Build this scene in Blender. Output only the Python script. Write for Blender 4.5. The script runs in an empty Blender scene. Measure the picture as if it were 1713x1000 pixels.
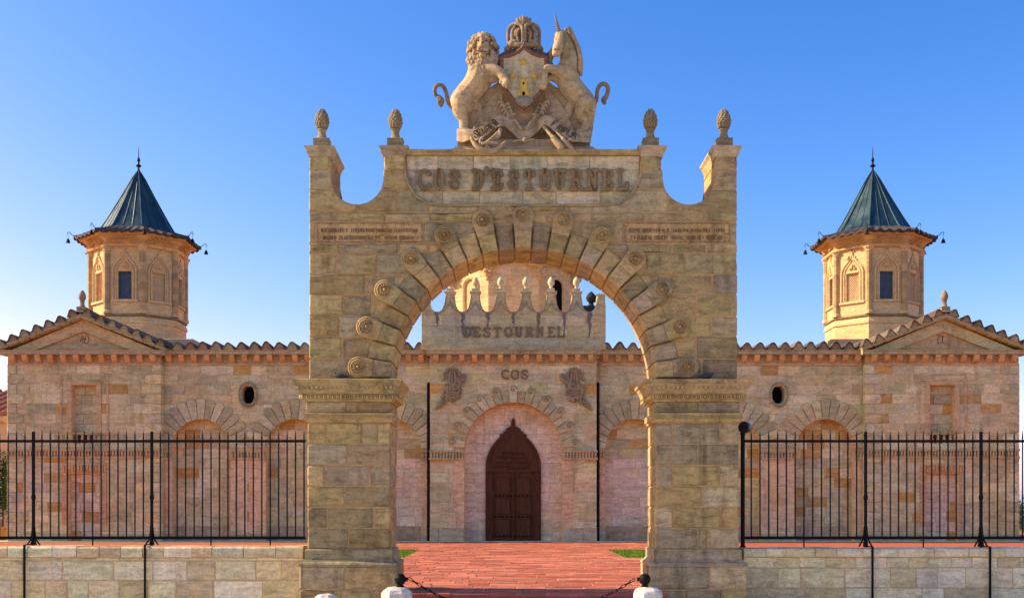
import bpy, bmesh, math, random
from mathutils import Vector, Matrix, Quaternion
from math import pi, sin, cos, sqrt, radians, atan2

# ------------------------------------------------------------------ camera
SC = bpy.context.scene
COL = SC.collection
F = 1895.0            # focal length in photo pixels (photo is 1713 px wide)
CX, CZ = -0.274, 1.42 # camera position; terrace is z = 0
VPX, VPY = 847.0, 845.0
cam_d = bpy.data.cameras.new('camera')
cam = bpy.data.objects.new('camera', cam_d); COL.objects.link(cam)
cam.location = (CX, 0, CZ); cam.rotation_euler = (pi/2, 0, 0)
cam_d.sensor_width = 36; cam_d.lens = F/1713*36
cam_d.shift_x = (856.5-VPX)/1713; cam_d.shift_y = (VPY-500)/1713
cam_d.clip_end = 3000; cam_d.clip_start = 0.1
SC.camera = cam

# ------------------------------------------------------------------ sky, sun, exposure
SUN_EL = radians(31)
SUN_BACK = radians(4.5)          # the sun stands left, a touch behind the facade plane
sdir = Vector((-cos(SUN_BACK)*cos(SUN_EL), sin(SUN_BACK)*cos(SUN_EL), sin(SUN_EL)))
world = bpy.data.worlds.new('World'); SC.world = world; world.use_nodes = True
nt = world.node_tree
bg = nt.nodes['Background']
sky = nt.nodes.new('ShaderNodeTexSky'); sky.sky_type = 'NISHITA'; sky.sun_disc = False
sky.sun_elevation = SUN_EL; sky.sun_rotation = atan2(sdir.x, sdir.y)
sky.altitude = 0; sky.air_density = .7; sky.dust_density = 1.0; sky.ozone_density = 2.0
# one tone curve for the whole sky: deeper blue above, paler towards the sun and the horizon, no hot spot at the sun
sx = nt.nodes.new('ShaderNodeSeparateColor'); cm = nt.nodes.new('ShaderNodeCombineColor')
nt.links.new(sky.outputs[0], sx.inputs[0])
for i, (g_, k_, cap) in enumerate(((2.2, .0917, 1.5), (1.3, .154, 1.4), (.8, .352, 1.25))):
    p_ = nt.nodes.new('ShaderNodeMath'); p_.operation = 'POWER'; p_.inputs[1].default_value = g_; nt.links.new(sx.outputs[i], p_.inputs[0])
    q_ = nt.nodes.new('ShaderNodeMath'); q_.operation = 'MULTIPLY'; q_.inputs[1].default_value = k_*3.85; nt.links.new(p_.outputs[0], q_.inputs[0])
    r_ = nt.nodes.new('ShaderNodeMath'); r_.operation = 'MINIMUM'; r_.inputs[1].default_value = cap*3.85; nt.links.new(q_.outputs[0], r_.inputs[0])
    nt.links.new(r_.outputs[0], cm.inputs[i])
nt.links.new(cm.outputs[0], bg.inputs[0]); bg.inputs[1].default_value = 0.1
sun_d = bpy.data.lights.new('sun', 'SUN'); sun_d.energy = 3.1; sun_d.angle = radians(0.5)
sun_d.color = (1.0, 0.83, 0.60)
sun = bpy.data.objects.new('sun', sun_d); COL.objects.link(sun)
sun.rotation_euler = sdir.to_track_quat('Z', 'Y').to_euler()
sun.location = (-30, 20, 40)
SC.view_settings.view_transform = 'Standard'; SC.view_settings.look = 'None'
SC.view_settings.exposure = 1.48; SC.view_settings.gamma = 1.0
SC.view_settings.use_curve_mapping = False

# ------------------------------------------------------------------ helpers
RND = random.Random(7)
def lin(c):
    return tuple(((x/255)/12.92 if x/255 <= 0.04045 else ((x/255+0.055)/1.055)**2.4) for x in c)
def wx(px, Y): return CX + (px-VPX)*Y/F
def wz(py, Y): return CZ + (VPY-py)*Y/F
def P(px, py, Y): return Vector((wx(px, Y), Y, wz(py, Y)))

class MB:
    def __init__(s): s.v = []; s.f = []; s.t = []; s.tint = (.4, .3, .2)
    def face(s, idx, tint=None): s.f.append(tuple(idx)); s.t.append(tint or s.tint)
    def add(s, pts):
        b = len(s.v); s.v += [tuple(p) for p in pts]; return b
    def box(s, a, b, tint=None):
        x0, y0, z0 = a; x1, y1, z1 = b
        i = s.add([(x0,y0,z0),(x1,y0,z0),(x1,y1,z0),(x0,y1,z0),(x0,y0,z1),(x1,y0,z1),(x1,y1,z1),(x0,y1,z1)])
        for q in ((0,1,5,4),(1,2,6,5),(2,3,7,6),(3,0,4,7),(4,5,6,7),(3,2,1,0)): s.face([i+k for k in q], tint)
    def loft(s, rings, closed=True, cap0=True, cap1=True, tint=None):
        n = len(rings[0]); bs = [s.add(r) for r in rings]
        for a, b in zip(bs, bs[1:]):
            for k in range(n if closed else n-1):
                k2 = (k+1) % n
                s.face((a+k, a+k2, b+k2, b+k), tint)
        if cap0: s.face([bs[0]+k for k in range(n)][::-1], tint)
        if cap1: s.face([bs[-1]+k for k in range(n)], tint)
    def lathe(s, c, prof, n=16, tint=None, rot=0, cap0=True, cap1=True):
        c = Vector(c)
        s.loft([[(c.x+r*cos(2*pi*k/n+rot), c.y+r*sin(2*pi*k/n+rot), c.z+z) for k in range(n)] for r, z in prof], tint=tint, cap0=cap0, cap1=cap1)
    def rectsweep(s, x0, x1, y0, y1, prof, tint=None):
        """profile of (offset, z) run round a rectangle, bottom to top"""
        s.loft([[(x0-o, y0-o, z), (x1+o, y0-o, z), (x1+o, y1+o, z), (x0-o, y1+o, z)] for o, z in prof], tint=tint)
    def tube(s, pts, r, n=8, tint=None, closed=False):
        pts = [Vector(p) for p in pts]; rr = r if isinstance(r, (list, tuple)) else [r]*len(pts)
        rings = []; up = None; m = len(pts)
        for i, p in enumerate(pts):
            if closed: t = pts[(i+1) % m]-pts[i-1]
            else: t = pts[min(i+1, m-1)]-pts[max(i-1, 0)]
            t = t.normalized() if t.length > 1e-9 else Vector((0, 0, 1))
            if up is None: up = t.orthogonal().normalized()
            up = up - t*up.dot(t)
            up = up.normalized() if up.length > 1e-6 else t.orthogonal().normalized()
            w = t.cross(up)
            rings.append([p+up*cos(2*pi*k/n)*rr[i]+w*sin(2*pi*k/n)*rr[i] for k in range(n)])
        if closed: s.loft(rings+[rings[0]], cap0=False, cap1=False, tint=tint)
        else: s.loft(rings, tint=tint)
    def ell(s, c, r, n=10, m=6, tint=None, M=None):
        c = Vector(c); r = Vector(r) if not isinstance(r, (int, float)) else Vector((r, r, r))
        rings = []
        for j in range(m+1):
            a = -pi/2+pi*j/m; ca = max(cos(a), .02)
            ring = []
            for k in range(n):
                p = Vector((r.x*ca*cos(2*pi*k/n), r.y*ca*sin(2*pi*k/n), r.z*sin(a)))
                ring.append(c+(M @ p if M else p))
            rings.append(ring)
        s.loft(rings, tint=tint)
    def ext(s, poly, fr, d0, d1, bev=0, tint=None):
        """CCW 2-D outline extruded outward from depth d0 to d1 with a bevelled front edge"""
        n = len(poly); rings = [[fr(u, v, d0) for u, v in poly]]
        if bev > 0:
            rings.append([fr(u, v, d1-bev) for u, v in poly])
            rings.append([fr(u, v, d1) for u, v in inset(poly, bev)])
        else: rings.append([fr(u, v, d1) for u, v in poly])
        s.loft(rings, cap0=False, tint=tint)
    def build(s, name, mat, parent=None, smooth=False, local=False):
        me = bpy.data.meshes.new(name)
        off = Vector((0, 0, 0)); p = None if local else parent
        while p is not None: off += p.location; p = p.parent
        me.from_pydata([tuple(Vector(v)-off) for v in s.v], [], s.f)
        at = me.attributes.new('tint', 'FLOAT_COLOR', 'FACE')
        buf = []
        for t in s.t: buf += [t[0], t[1], t[2], 1.0]
        at.data.foreach_set('color', buf)
        if smooth: me.polygons.foreach_set('use_smooth', [True]*len(me.polygons))
        me.materials.append(mat); me.update()
        return link(name, me, parent)
def link(name, me, parent=None, loc=None):
    o = bpy.data.objects.new(name, me); COL.objects.link(o)
    if parent: o.parent = parent
    if loc: o.location = loc
    return o
def inset(poly, b):
    n = len(poly); out = []
    for i in range(n):
        p = Vector(poly[i]); a = p-Vector(poly[i-1]); c = Vector(poly[(i+1) % n])-p
        if a.length < 1e-7 or c.length < 1e-7: out.append(tuple(p)); continue
        a.normalize(); c.normalize()
        n1 = Vector((-a.y, a.x)); n2 = Vector((-c.y, c.x))
        d = max(1+n1.dot(n2), .35)
        out.append(tuple(p+(n1+n2)/d*b))
    return out
def front(Y): return lambda u, v, d: (u, Y-d, v)
def leftf(X): return lambda u, v, d: (X-d, -u, v)
def rightf(X): return lambda u, v, d: (X+d, u, v)
def thing(name, loc, label, cat, group=None):
    o = bpy.data.objects.new(name, None); COL.objects.link(o); o.location = loc
    o.empty_display_size = .2
    return tag(o, label, cat, group)
def tag(o, label=None, cat=None, group=None, kind=None):
    for k, v in (('label', label), ('category', cat), ('group', group), ('kind', kind)):
        if v: o[k] = v
    return o
def jit(c, a=.12, h=.04):
    g = 1+RND.uniform(-a, a)
    return tuple(max(.01, x*g*(1+RND.uniform(-h, h))) for x in c)
def pick(pal, a=.12):
    c = RND.choice(pal); m = [sum(q[i] for q in pal)/len(pal) for i in range(3)]
    return jit(tuple(x*.8+y*.2 for x, y in zip(c, m)), a)
def LF(c): return tuple(x*g for x, g in zip(lin(c), (1.08, 1.36, 1.16)))

# ------------------------------------------------------------------ materials
def mat(name):
    m = bpy.data.materials.new(name); m.use_nodes = True
    t = m.node_tree; b = t.nodes['Principled BSDF']
    return m, t, b
def N(t, typ, **kw):
    n = t.nodes.new(typ)
    for k, v in kw.items():
        if hasattr(n, k): setattr(n, k, v)
    return n
def noise(t, vec, scale, detail=6, rough=.6, dist=0):
    n = t.nodes.new('ShaderNodeTexNoise'); n.inputs['Scale'].default_value = scale
    n.inputs['Detail'].default_value = detail; n.inputs['Roughness'].default_value = rough
    n.inputs['Distortion'].default_value = dist
    t.links.new(vec, n.inputs['Vector']); return n.outputs['Fac']
def ramp(t, fac, stops):
    r = t.nodes.new('ShaderNodeValToRGB'); e = r.color_ramp.elements
    while len(e) < len(stops): e.new(.5)
    for x, (p, c) in zip(e, stops):
        x.position = p; x.color = (c, c, c, 1) if isinstance(c, (int, float)) else (*c, 1)
    t.links.new(fac, r.inputs[0]); return r.outputs[0]
def mix(t, mode, fac, a, b):
    m = t.nodes.new('ShaderNodeMix'); m.data_type = 'RGBA'; m.blend_type = mode
    for sock, val in ((m.inputs[0], fac), (m.inputs[6], a), (m.inputs[7], b)):
        if isinstance(val, (int, float)): sock.default_value = val
        elif isinstance(val, tuple): sock.default_value = (*val, 1)
        else: t.links.new(val, sock)
    return m.outputs[2]
def mth(t, op, a, b=None):
    m = t.nodes.new('ShaderNodeMath'); m.operation = op
    for sock, val in zip(m.inputs, (a, b)):
        if val is None: continue
        if isinstance(val, (int, float)): sock.default_value = val
        else: t.links.new(val, sock)
    return m.outputs[0]
def vscale(t, vec, s):
    m = t.nodes.new('ShaderNodeVectorMath'); m.operation = 'MULTIPLY'
    t.links.new(vec, m.inputs[0]); m.inputs[1].default_value = s; return m.outputs[0]

def stone_mat(name, lichen=.35, stain=.35, grain=1.0, bump=.5, scale=1.0, dark=(.045, .042, .03), rough=.9, pits=.3, lo=.62, streak=0.0):
    m, t, b = mat(name)
    geo = t.nodes.new('ShaderNodeNewGeometry'); pos = geo.outputs['Position']
    at = N(t, 'ShaderNodeAttribute'); at.attribute_name = 'tint'
    sh = t.nodes.new('ShaderNodeVectorMath'); sh.operation = 'MULTIPLY_ADD'
    t.links.new(at.outputs['Color'], sh.inputs[0]); sh.inputs[1].default_value = (91, 173, 57); t.links.new(pos, sh.inputs[2])
    sv = sh.outputs[0]                                    # every stone gets its own patch of the noise
    bed = vscale(t, sv, (1.0, 1.0, 3.2))                  # sedimentary bedding runs level
    n1 = noise(t, bed, 2.6*scale, 7, .65, .6)
    n2 = noise(t, sv, 17*scale, 6, .7)
    n3 = noise(t, vscale(t, pos, (1, 1, .55)), .9*scale, 6, .68, .8)
    n4 = noise(t, sv, 70*scale, 4, .7)
    col = mix(t, 'MULTIPLY', 1.0, at.outputs['Color'], ramp(t, n1, [(.28, lo), (.5, 1.0), (.74, 1.28)]))
    col = mix(t, 'MULTIPLY', grain, col, ramp(t, n2, [(.3, .74), (.5, 1.0), (.72, 1.2)]))
    col = mix(t, 'MULTIPLY', grain*.8, col, ramp(t, n4, [(.32, .72), (.52, 1.03), (.7, 1.14)]))
    hue = noise(t, sv, 1.3*scale, 3, .5)
    col = mix(t, 'MULTIPLY', .8, col, ramp(t, hue, [(.32, (1.0, .93, .78)), (.5, (1, 1, 1)), (.68, (1.06, .97, .93))]))
    lf = mth(t, 'MULTIPLY', ramp(t, n3, [(.5, 0.0), (.72, 1.0)]), ramp(t, noise(t, sv, 6*scale, 7, .75), [(.38, .1), (.62, 1.0)]))
    col = mix(t, 'MIX', mth(t, 'MULTIPLY', lf, lichen), col, dark)
    st = ramp(t, noise(t, vscale(t, pos, (1, 1, .35)), 2.3*scale, 6, .7), [(.52, 0.0), (.75, 1.0)])
    col = mix(t, 'MULTIPLY', mth(t, 'MULTIPLY', st, stain), col, (.42, .37, .3))
    if streak:                                            # rain runs down the face in narrow dark tracks
        sk = ramp(t, noise(t, vscale(t, pos, (5.5, 5.5, .22)), 1.0, 5, .62, .3), [(.54, 0.0), (.70, 1.0)])
        sk = mth(t, 'MULTIPLY', sk, ramp(t, noise(t, pos, 1.1, 4, .6), [(.42, 0.0), (.6, 1.0)]))
        col = mix(t, 'MULTIPLY', mth(t, 'MULTIPLY', sk, streak), col, (.34, .33, .31))
    vor = t.nodes.new('ShaderNodeTexVoronoi'); vor.inputs['Scale'].default_value = 26*scale
    t.links.new(bed, vor.inputs['Vector'])
    pit = mth(t, 'MULTIPLY', ramp(t, vor.outputs['Distance'], [(.06, 1.0), (.17, 0.0)]), ramp(t, n2, [(.5, 0.0), (.6, 1.0)]))
    col = mix(t, 'MULTIPLY', mth(t, 'MULTIPLY', pit, pits), col, (.3, .26, .2))
    t.links.new(col, b.inputs['Base Color'])
    b.inputs['Roughness'].default_value = rough; b.inputs['Specular IOR Level'].default_value = .18
    h = mth(t, 'ADD', mth(t, 'MULTIPLY', n1, .9), mth(t, 'ADD', mth(t, 'MULTIPLY', n2, .5), mth(t, 'SUBTRACT', mth(t, 'MULTIPLY', n4, .22), mth(t, 'MULTIPLY', pit, .6*pits))))
    bp = t.nodes.new('ShaderNodeBump'); bp.inputs['Strength'].default_value = bump; bp.inputs['Distance'].default_value = .035/scale
    t.links.new(h, bp.inputs['Height']); t.links.new(bp.outputs[0], b.inputs['Normal'])
    return m
M_ARCH = stone_mat('weathered_limestone', lichen=.8, stain=.75, bump=1.0, pits=1.0, scale=1.15, lo=.5, streak=.75)
M_FAC = stone_mat('facade_limestone', lichen=.28, stain=.42, bump=.8, scale=.8, pits=.6, lo=.64, streak=.4)
M_TOW = stone_mat('tower_limestone', lichen=.10, stain=.25, bump=.4, scale=.8, pits=.25, lo=.78)
M_LICH = stone_mat('lichened_stone', lichen=.75, stain=.6, bump=.7, scale=1.6, pits=.6, dark=(.04, .038, .034))
M_SCU = stone_mat('carved_limestone', lichen=.65, stain=.75, bump=.7, scale=2.2, pits=.7, streak=.7)
M_LET = stone_mat('letter_stone', lichen=.45, stain=.5, bump=.9, scale=5, pits=.9)
M_WALL = stone_mat('low_wall_limestone', lichen=.40, stain=.45, bump=.8, scale=1.3, pits=1.0, lo=.6)
M_BOLL = stone_mat('bollard_stone', lichen=.45, stain=.3, bump=.8, scale=3, pits=.6)
M_MORT = stone_mat('mortar', lichen=.15, stain=.3, bump=.5, scale=2, pits=.2)
M_PAVE = stone_mat('red_sandstone', lichen=.3, stain=.45, bump=.7, scale=1.4, pits=.4, dark=(.14, .07, .045), lo=.62, rough=.8)

def simple(name, col, rough=.6, metal=0, var=.25, scale=8, bump=.1, col2=None, vec='obj', sx=(1, 1, 1), spec=.5):
    m, t, b = mat(name)
    if vec == 'obj':
        tc = t.nodes.new('ShaderNodeTexCoord'); v = tc.outputs['Object']
    else:
        g = t.nodes.new('ShaderNodeNewGeometry'); v = g.outputs['Position']
    v = vscale(t, v, sx)
    n1 = noise(t, v, scale, 6, .65, .4); n2 = noise(t, v, scale*6, 5, .6)
    c2 = col2 or tuple(x*(1-var*1.6) for x in col)
    c = mix(t, 'MIX', ramp(t, n1, [(.35, 0.0), (.65, 1.0)]), col, c2)
    c = mix(t, 'MULTIPLY', 1.0, c, ramp(t, n2, [(.3, 1-var), (.7, 1+var)]))
    t.links.new(c, b.inputs['Base Color'])
    t.links.new(ramp(t, n1, [(.3, max(0, rough-.12)), (.7, min(1, rough+.12))]), b.inputs['Roughness'])
    b.inputs['Metallic'].default_value = metal; b.inputs['Specular IOR Level'].default_value = spec
    bp = t.nodes.new('ShaderNodeBump'); bp.inputs['Strength'].default_value = bump; bp.inputs['Distance'].default_value = .02
    t.links.new(n2, bp.inputs['Height']); t.links.new(bp.outputs[0], b.inputs['Normal'])
    return m
M_IRON = simple('black_iron', (.006, .006, .0065), .6, 0, .3, 6, .15, col2=(.011, .008, .007), vec='pos', spec=.12)
M_GILT = simple('gilded_paint', (.78, .48, .05), .4, 0, .25, 14, .25, col2=(.55, .32, .03), vec='pos')
M_TIP = simple('faded_gilt', (.45, .36, .16), .5, .3, .25, 20, .1, vec='pos')
M_REDB = simple('red_brown_paint', (.23, .075, .035), .6, 0, .3, 12, .3, col2=(.15, .06, .035), vec='pos')
M_COPPER = simple('patinated_metal', (.010, .036, .042), .4, .2, .25, 1.6, .12, col2=(.028, .078, .074), vec='pos', sx=(1.6, 1.6, .5), spec=.6)
M_TILEB = simple('brown_roof_tile', (.075, .042, .032), .85, 0, .3, 5, .4, col2=(.045, .032, .03), vec='pos')
M_TERRA = simple('terracotta_tile', (.36, .15, .085), .85, 0, .3, 3, .4, col2=(.25, .11, .07), vec='pos')
M_WOOD = simple('dark_carved_wood', (.12, .044, .013), .55, 0, .35, 3.2, .5, col2=(.055, .021, .008), vec='pos', sx=(6, 6, .7), spec=.15)
M_GLASS = simple('dark_window_glass', (.010, .014, .022), .12, 0, .1, 3, .02, vec='pos', spec=.6)
M_LEAD = simple('lead_lattice', (.10, .13, .17), .5, .3, .2, 6, .1, vec='pos')
M_VOID = simple('dark_interior', (.006, .006, .007), .9, 0, .1, 3, .02, vec='pos', spec=.05)
M_DIRT = simple('pale_gravel', (.5, .45, .36), .9, 0, .2, 2, .5, col2=(.44, .39, .31), vec='pos')
M_GRASS = simple('lawn_grass', (.17, .245, .02), .8, 0, .4, 9, .6, col2=(.12, .19, .012), vec='pos', spec=.2)
M_LEAF = simple('dark_green_leaves', (.035, .075, .016), .55, 0, .4, 3, .1, col2=(.02, .045, .012), vec='pos', spec=.3)
M_BARK = simple('bark', (.09, .065, .045), .9, 0, .3, 10, .6, vec='pos')
M_POT = simple('ochre_planter', (.50, .28, .06), .7, 0, .15, 4, .2, vec='pos')
M_PLAST = simple('cream_render', (.58, .44, .27), .9, 0, .12, 2, .2, vec='pos')
M_FEATH = simple('pigeon_feathers', (.05, .05, .052), .7, 0, .3, 30, .2, col2=(.022, .022, .024))

# ------------------------------------------------------------------ stone palettes (linear base colours)
ARCH = [lin(c) for c in ((196,156,104),(180,146,100),(190,150,94),(174,144,102),(200,160,102),(184,152,114),(178,142,88))]
ARCHP = [lin(c) for c in ((212,184,138),(202,176,132))]
FACADE = [lin(c) for c in ((212,182,134),(206,178,130),(198,172,126),(218,190,146),(188,166,122),(212,178,126),(202,178,140))]
FACO = [lin(c) for c in ((206,166,92),(200,160,94),(192,162,98))]
PINK = [lin(c) for c in ((232,212,176),(228,208,170),(234,216,180))]
WALLP = [lin(c) for c in ((230,212,168),(224,206,164),(214,190,142),(232,216,180),(206,182,134),(226,208,160))]
TOWP = [lin(c) for c in ((224,184,124),(218,178,120),(228,190,134))]
SCUP = lin((192,164,124))
MORTC = lin((190,154,104)); MORTF = lin((226,194,146))
def grade(pal, g): return [tuple(x*y for x, y in zip(c, g)) for c in pal]
ARCH = grade(ARCH, (1.0, 1.15, 1.22)); FACADE = grade(FACADE, (1.06, 1.28, 1.26)); WALLP = grade(WALLP, (1.08, 1.10, 1.10)); TOWP = grade(TOWP, (.96, 1.0, 1.12)); ARCHP = grade(ARCHP, (1.0, 1.03, 1.03))
PAVE = [lin(c) for c in ((190,112,82),(182,104,76),(196,122,94),(174,98,74),(188,106,76))]

# ------------------------------------------------------------------ masonry
def blocks(u0, u1, lines, lmin, lmax, lo=None, hi=None, cuts=(), gap=.012, us=14):
    """courses of stones between level lines; cuts are (ua, ub, va, vb) openings; lo/hi limit arches and gables"""
    out = []
    for v0, v1 in zip(lines, lines[1:]):
        iv = [(u0, u1)]
        for ca, cb, va, vb in cuts:
            if va < v1-.3*(v1-v0) and vb > v0+.3*(v1-v0):
                nx = []
                for a, b in iv:
                    if cb <= a or ca >= b: nx.append((a, b)); continue
                    if ca-a > .04: nx.append((a, ca))
                    if b-cb > .04: nx.append((cb, b))
                iv = nx
        for a, b in iv:
            us_ = [a]
            x = a+RND.uniform(.45, 1)*RND.uniform(lmin, lmax)
            while x < b-lmin*.55: us_.append(x); x += RND.uniform(lmin, lmax)
            us_.append(b)
            for c, d in zip(us_, us_[1:]):
                g = gap/2
                c2, d2, w0, w1 = c+g, d-g, v0+g, v1-g
                if d2-c2 < .03: continue
                L = (lambda u: max(w0, lo(u)+g)) if lo else (lambda u: w0)
                H = (lambda u: min(w1, hi(u)-g)) if hi else (lambda u: w1)
                ss = [c2+(d2-c2)*k/us for k in range(us+1)]
                if all(abs(L(s)-w0) < 1e-6 and abs(H(s)-w1) < 1e-6 for s in ss):
                    j = lambda: RND.uniform(-.004, .004)
                    out.append([(c2+j(), w0+j()), (d2+j(), w0+j()), (d2+j(), w1+j()), (c2+j(), w1+j())]); continue
                run = []
                def flush():
                    if len(run) > 2:
                        lp = [(s, L(s)) for s in run]; hp = [(s, H(s)) for s in run][::-1]
                        def simp(q):
                            r = [q[0]]
                            for i in range(1, len(q)-1):
                                p, n_ = r[-1], q[i+1]
                                y = p[1]+(n_[1]-p[1])*(q[i][0]-p[0])/((n_[0]-p[0]) or 1e-9)
                                if abs(y-q[i][1]) > .002: r.append(q[i])
                            return r+[q[-1]]
                        out.append(simp(lp)+simp(hp))
                for s in ss:
                    if H(s)-L(s) > .03: run.append(s)
                    else: flush(); run = []
                flush()
    return out
def worn(p, n=3, a=.011):
    """chips and rounds the outline of a stone"""
    out = []
    for i in range(len(p)):
        q0, q1 = Vector(p[i]), Vector(p[(i+1) % len(p)]); e = q1-q0
        if e.length < .12: out.append(tuple(q0)); continue
        nrm = Vector((-e.y, e.x)).normalized()
        c = min(.03, e.length*.12)*RND.uniform(.25, 1)
        k = max(n, int(e.length/.14))
        out.append(tuple(q0+e.normalized()*c+nrm*RND.uniform(0, a*.5)))
        for j in range(1, k): out.append(tuple(q0.lerp(q1, (j+RND.uniform(-.25, .25))/k)+nrm*max(0, RND.gauss(.15, .5))*a))
        out.append(tuple(q1-e.normalized()*c*RND.uniform(.4, 1)+nrm*RND.uniform(0, a*.5)))
    return out
def area(p): return abs(sum(a[0]*b[1]-b[0]*a[1] for a, b in zip(p, p[1:]+p[:1])))/2
def core(name, strips, Y0, Y1, mat_, parent, tint):
    """solid wall from (ua, ub, spans(u)) strips: front, back, top and reveal faces; spans gives [(lo, hi)...]"""
    m = MB(); m.tint = tint
    for ua, ub, n, spans in strips:
        us = [ua+(ub-ua)*k/n for k in range(n+1)]
        for a, b in zip(us, us[1:]):
            e = (b-a)*1e-4
            A, B = spans(a+e), spans(b-e)
            for (l0, h0), (l1, h1) in zip(A, B):
                i = m.add([(a,Y0,l0),(b,Y0,l1),(b,Y0,h1),(a,Y0,h0),(a,Y1,l0),(b,Y1,l1),(b,Y1,h1),(a,Y1,h0)])
                m.face((i,i+1,i+2,i+3)); m.face((i+5,i+4,i+7,i+6)); m.face((i+3,i+2,i+6,i+7)); m.face((i+4,i+5,i+1,i))
        for u, flip in ((ua, 0), (ub, 1)):
            e = (ub-ua)*1e-4
            for l, h in spans(u+(e if not flip else -e)):
                i = m.add([(u,Y0,l),(u,Y1,l),(u,Y1,h),(u,Y0,h)])
                m.face((i,i+3,i+2,i+1) if not flip else (i,i+1,i+2,i+3))
    return m.build(name, mat_, parent)
def stones(polys, fr, d0, pal, mat_, parent, name='stone', bev=.014, proud=.008, keep=None, stuff=None, tintf=None, wear=0):
    """each outline becomes a stone object; outlines not kept go into the stuff mesh builder"""
    for p in polys:
        t = tintf(p) if tintf else pick(pal)
        d1 = RND.uniform(-proud, proud)
        m = MB() if (keep is None or keep(p)) else stuff
        m.ext(worn(p, a=wear) if wear else p, fr, d0, d1, bev, t)
        if m is not stuff: m.build(name, mat_, parent)
def wedge(a0, a1, r0, r1, c, gap=.01, n=3):
    """ring sector outline, angles in radians, CCW"""
    g0 = gap/2/r0; g1 = gap/2/r1
    o = [(c[0]+r0*cos(a0+g0+(a1-a0-2*g0)*k/n), c[1]+r0*sin(a0+g0+(a1-a0-2*g0)*k/n)) for k in range(n+1)][::-1]
    q = [(c[0]+r1*cos(a0+g1+(a1-a0-2*g1)*k/n), c[1]+r1*sin(a0+g1+(a1-a0-2*g1)*k/n)) for k in range(n+1)]
    return q+o if False else [q[0]]+q[1:]+o   # outer a0->a1 then inner a1->a0

# stroke alphabet on a unit box
GL = {
'C': [[(.95,.80),(.84,.97),(.58,1),(.32,.95),(.13,.75),(.1,.5),(.13,.25),(.32,.05),(.58,0),(.84,.03),(.95,.20)]],
'O': [[(.5,1),(.25,.96),(.1,.75),(.08,.5),(.1,.25),(.25,.04),(.5,0),(.75,.04),(.9,.25),(.92,.5),(.9,.75),(.75,.96),(.5,1)]],
'S': [[(.92,.70),(.9,.93),(.5,1),(.18,.93),(.1,.72),(.3,.57),(.7,.43),(.9,.27),(.82,.06),(.5,0),(.1,.07),(.07,.3)]],
'D': [[(.22,0),(.22,1)],[(.03,1),(.6,1),(.85,.86),(.93,.5),(.85,.14),(.6,0),(.03,0)]],
"'": [[(.4,1.12),(.5,1.0),(.3,.82)]],
'E': [[(.22,0),(.22,1)],[(.03,1),(.92,1),(.95,.78)],[(.22,.5),(.62,.5)],[(.62,.36),(.62,.64)],[(.03,0),(.94,0),(.98,.22)]],
'T': [[(.03,.76),(.05,1),(.95,1),(.97,.76)],[(.5,1),(.5,0)],[(.27,0),(.73,0)]],
'U': [[(0,1),(.38,1)],[(.2,1),(.2,.25),(.36,.03),(.6,0),(.78,.2),(.8,1)],[(.62,1),(1,1)]],
'R': [[(.22,0),(.22,1)],[(.03,0),(.4,0)],[(.03,1),(.66,1),(.88,.86),(.86,.62),(.64,.5),(.22,.5)],[(.6,.5),(.82,.05),(1,0)]],
'N': [[(.2,0),(.2,1)],[(.05,1),(.25,1),(.8,0)],[(.8,0),(.8,1)],[(.03,0),(.37,0)],[(.63,1),(.97,1)]],
'L': [[(.22,0),(.22,1)],[(.03,1),(.42,1)],[(.03,0),(.94,0),(.97,.28)]],
'M': [[(.1,0),(.12,1),(.5,.3),(.88,1),(.9,0)]],
'P': [[(.2,0),(.2,1),(.7,1),(.88,.85),(.86,.62),(.66,.5),(.2,.5)]],
'F': [[(.2,0),(.2,1),(.9,1)],[(.2,.5),(.65,.5)]],
'I': [[(.5,0),(.5,1)]],
}
def letter(m, ch, x, z, w, h, Yf, r, tint, depth=None, knob=True, rot=0):
    """rustic carved letter: bars along the strokes with knuckles at their ends"""
    cr, sr = cos(rot), sin(rot)
    for st in GL[ch]:
        pts = []
        for a, b in st:
            dx, dz = a*w, b*h
            pts.append(Vector((x+dx*cr-dz*sr, Yf, z+dx*sr+dz*cr)))
        q = []
        for p0, p1 in zip(pts, pts[1:]):
            n = max(1, int((p1-p0).length/(r*2.2))) if knob else 1
            for k in range(n): q.append(p0.lerp(p1, k/n))
        q.append(pts[-1])
        rr = [r*(1+(RND.uniform(-.22, .28) if knob else 0)) for _ in q]
        m.tube(q, rr, 6, tint)
        if knob:
            for p in (pts[0], pts[-1]): m.ell(p, r*1.35, 6, 4, tint)

# ================================================================== GROUND
YA = 18.5; S = YA/F; T = 1.1; SEA = -.4
ua = lambda a: a*S                      # arch pixels from its axis -> metres
za = lambda py: CZ+(VPY-py)*S
g = MB(); g.box((-400, -40, SEA-.3), (400, 900, SEA), (.3, .28, .25)); tag(g.build('street', M_DIRT), kind='structure')
# terrace body with the two lawn plots left open as shallow trays
TY0 = 18.24
g = MB(); g.tint = lin((176, 96, 74))
g.box((-2.32, TY0+.02, SEA-.1), (2.32, 19.0, -.0452)); g.box((-60, 19.0, SEA-.1), (60, 120, -.045))
terr = g.build('terrace', M_PAVE); tag(terr, kind='structure')
LAWN = [(-12, -3.06, 31.0, 36.6), (2.97, 12, 31.0, 36.6), (-12, -4.35, 21.5, 28.6), (4.25, 12, 21.5, 28.6)]
# steps down to the street between the piers
st = MB(); st.tint = lin((120, 62, 58))
for k, (y, z) in enumerate(((TY0-.34, -.135), (TY0-.68, -.27))):
    st.box((-2.35, y, SEA-.1), (2.35, TY0+.01-k*.0, z))
tag(st.build('steps', M_PAVE), kind='structure')
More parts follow.
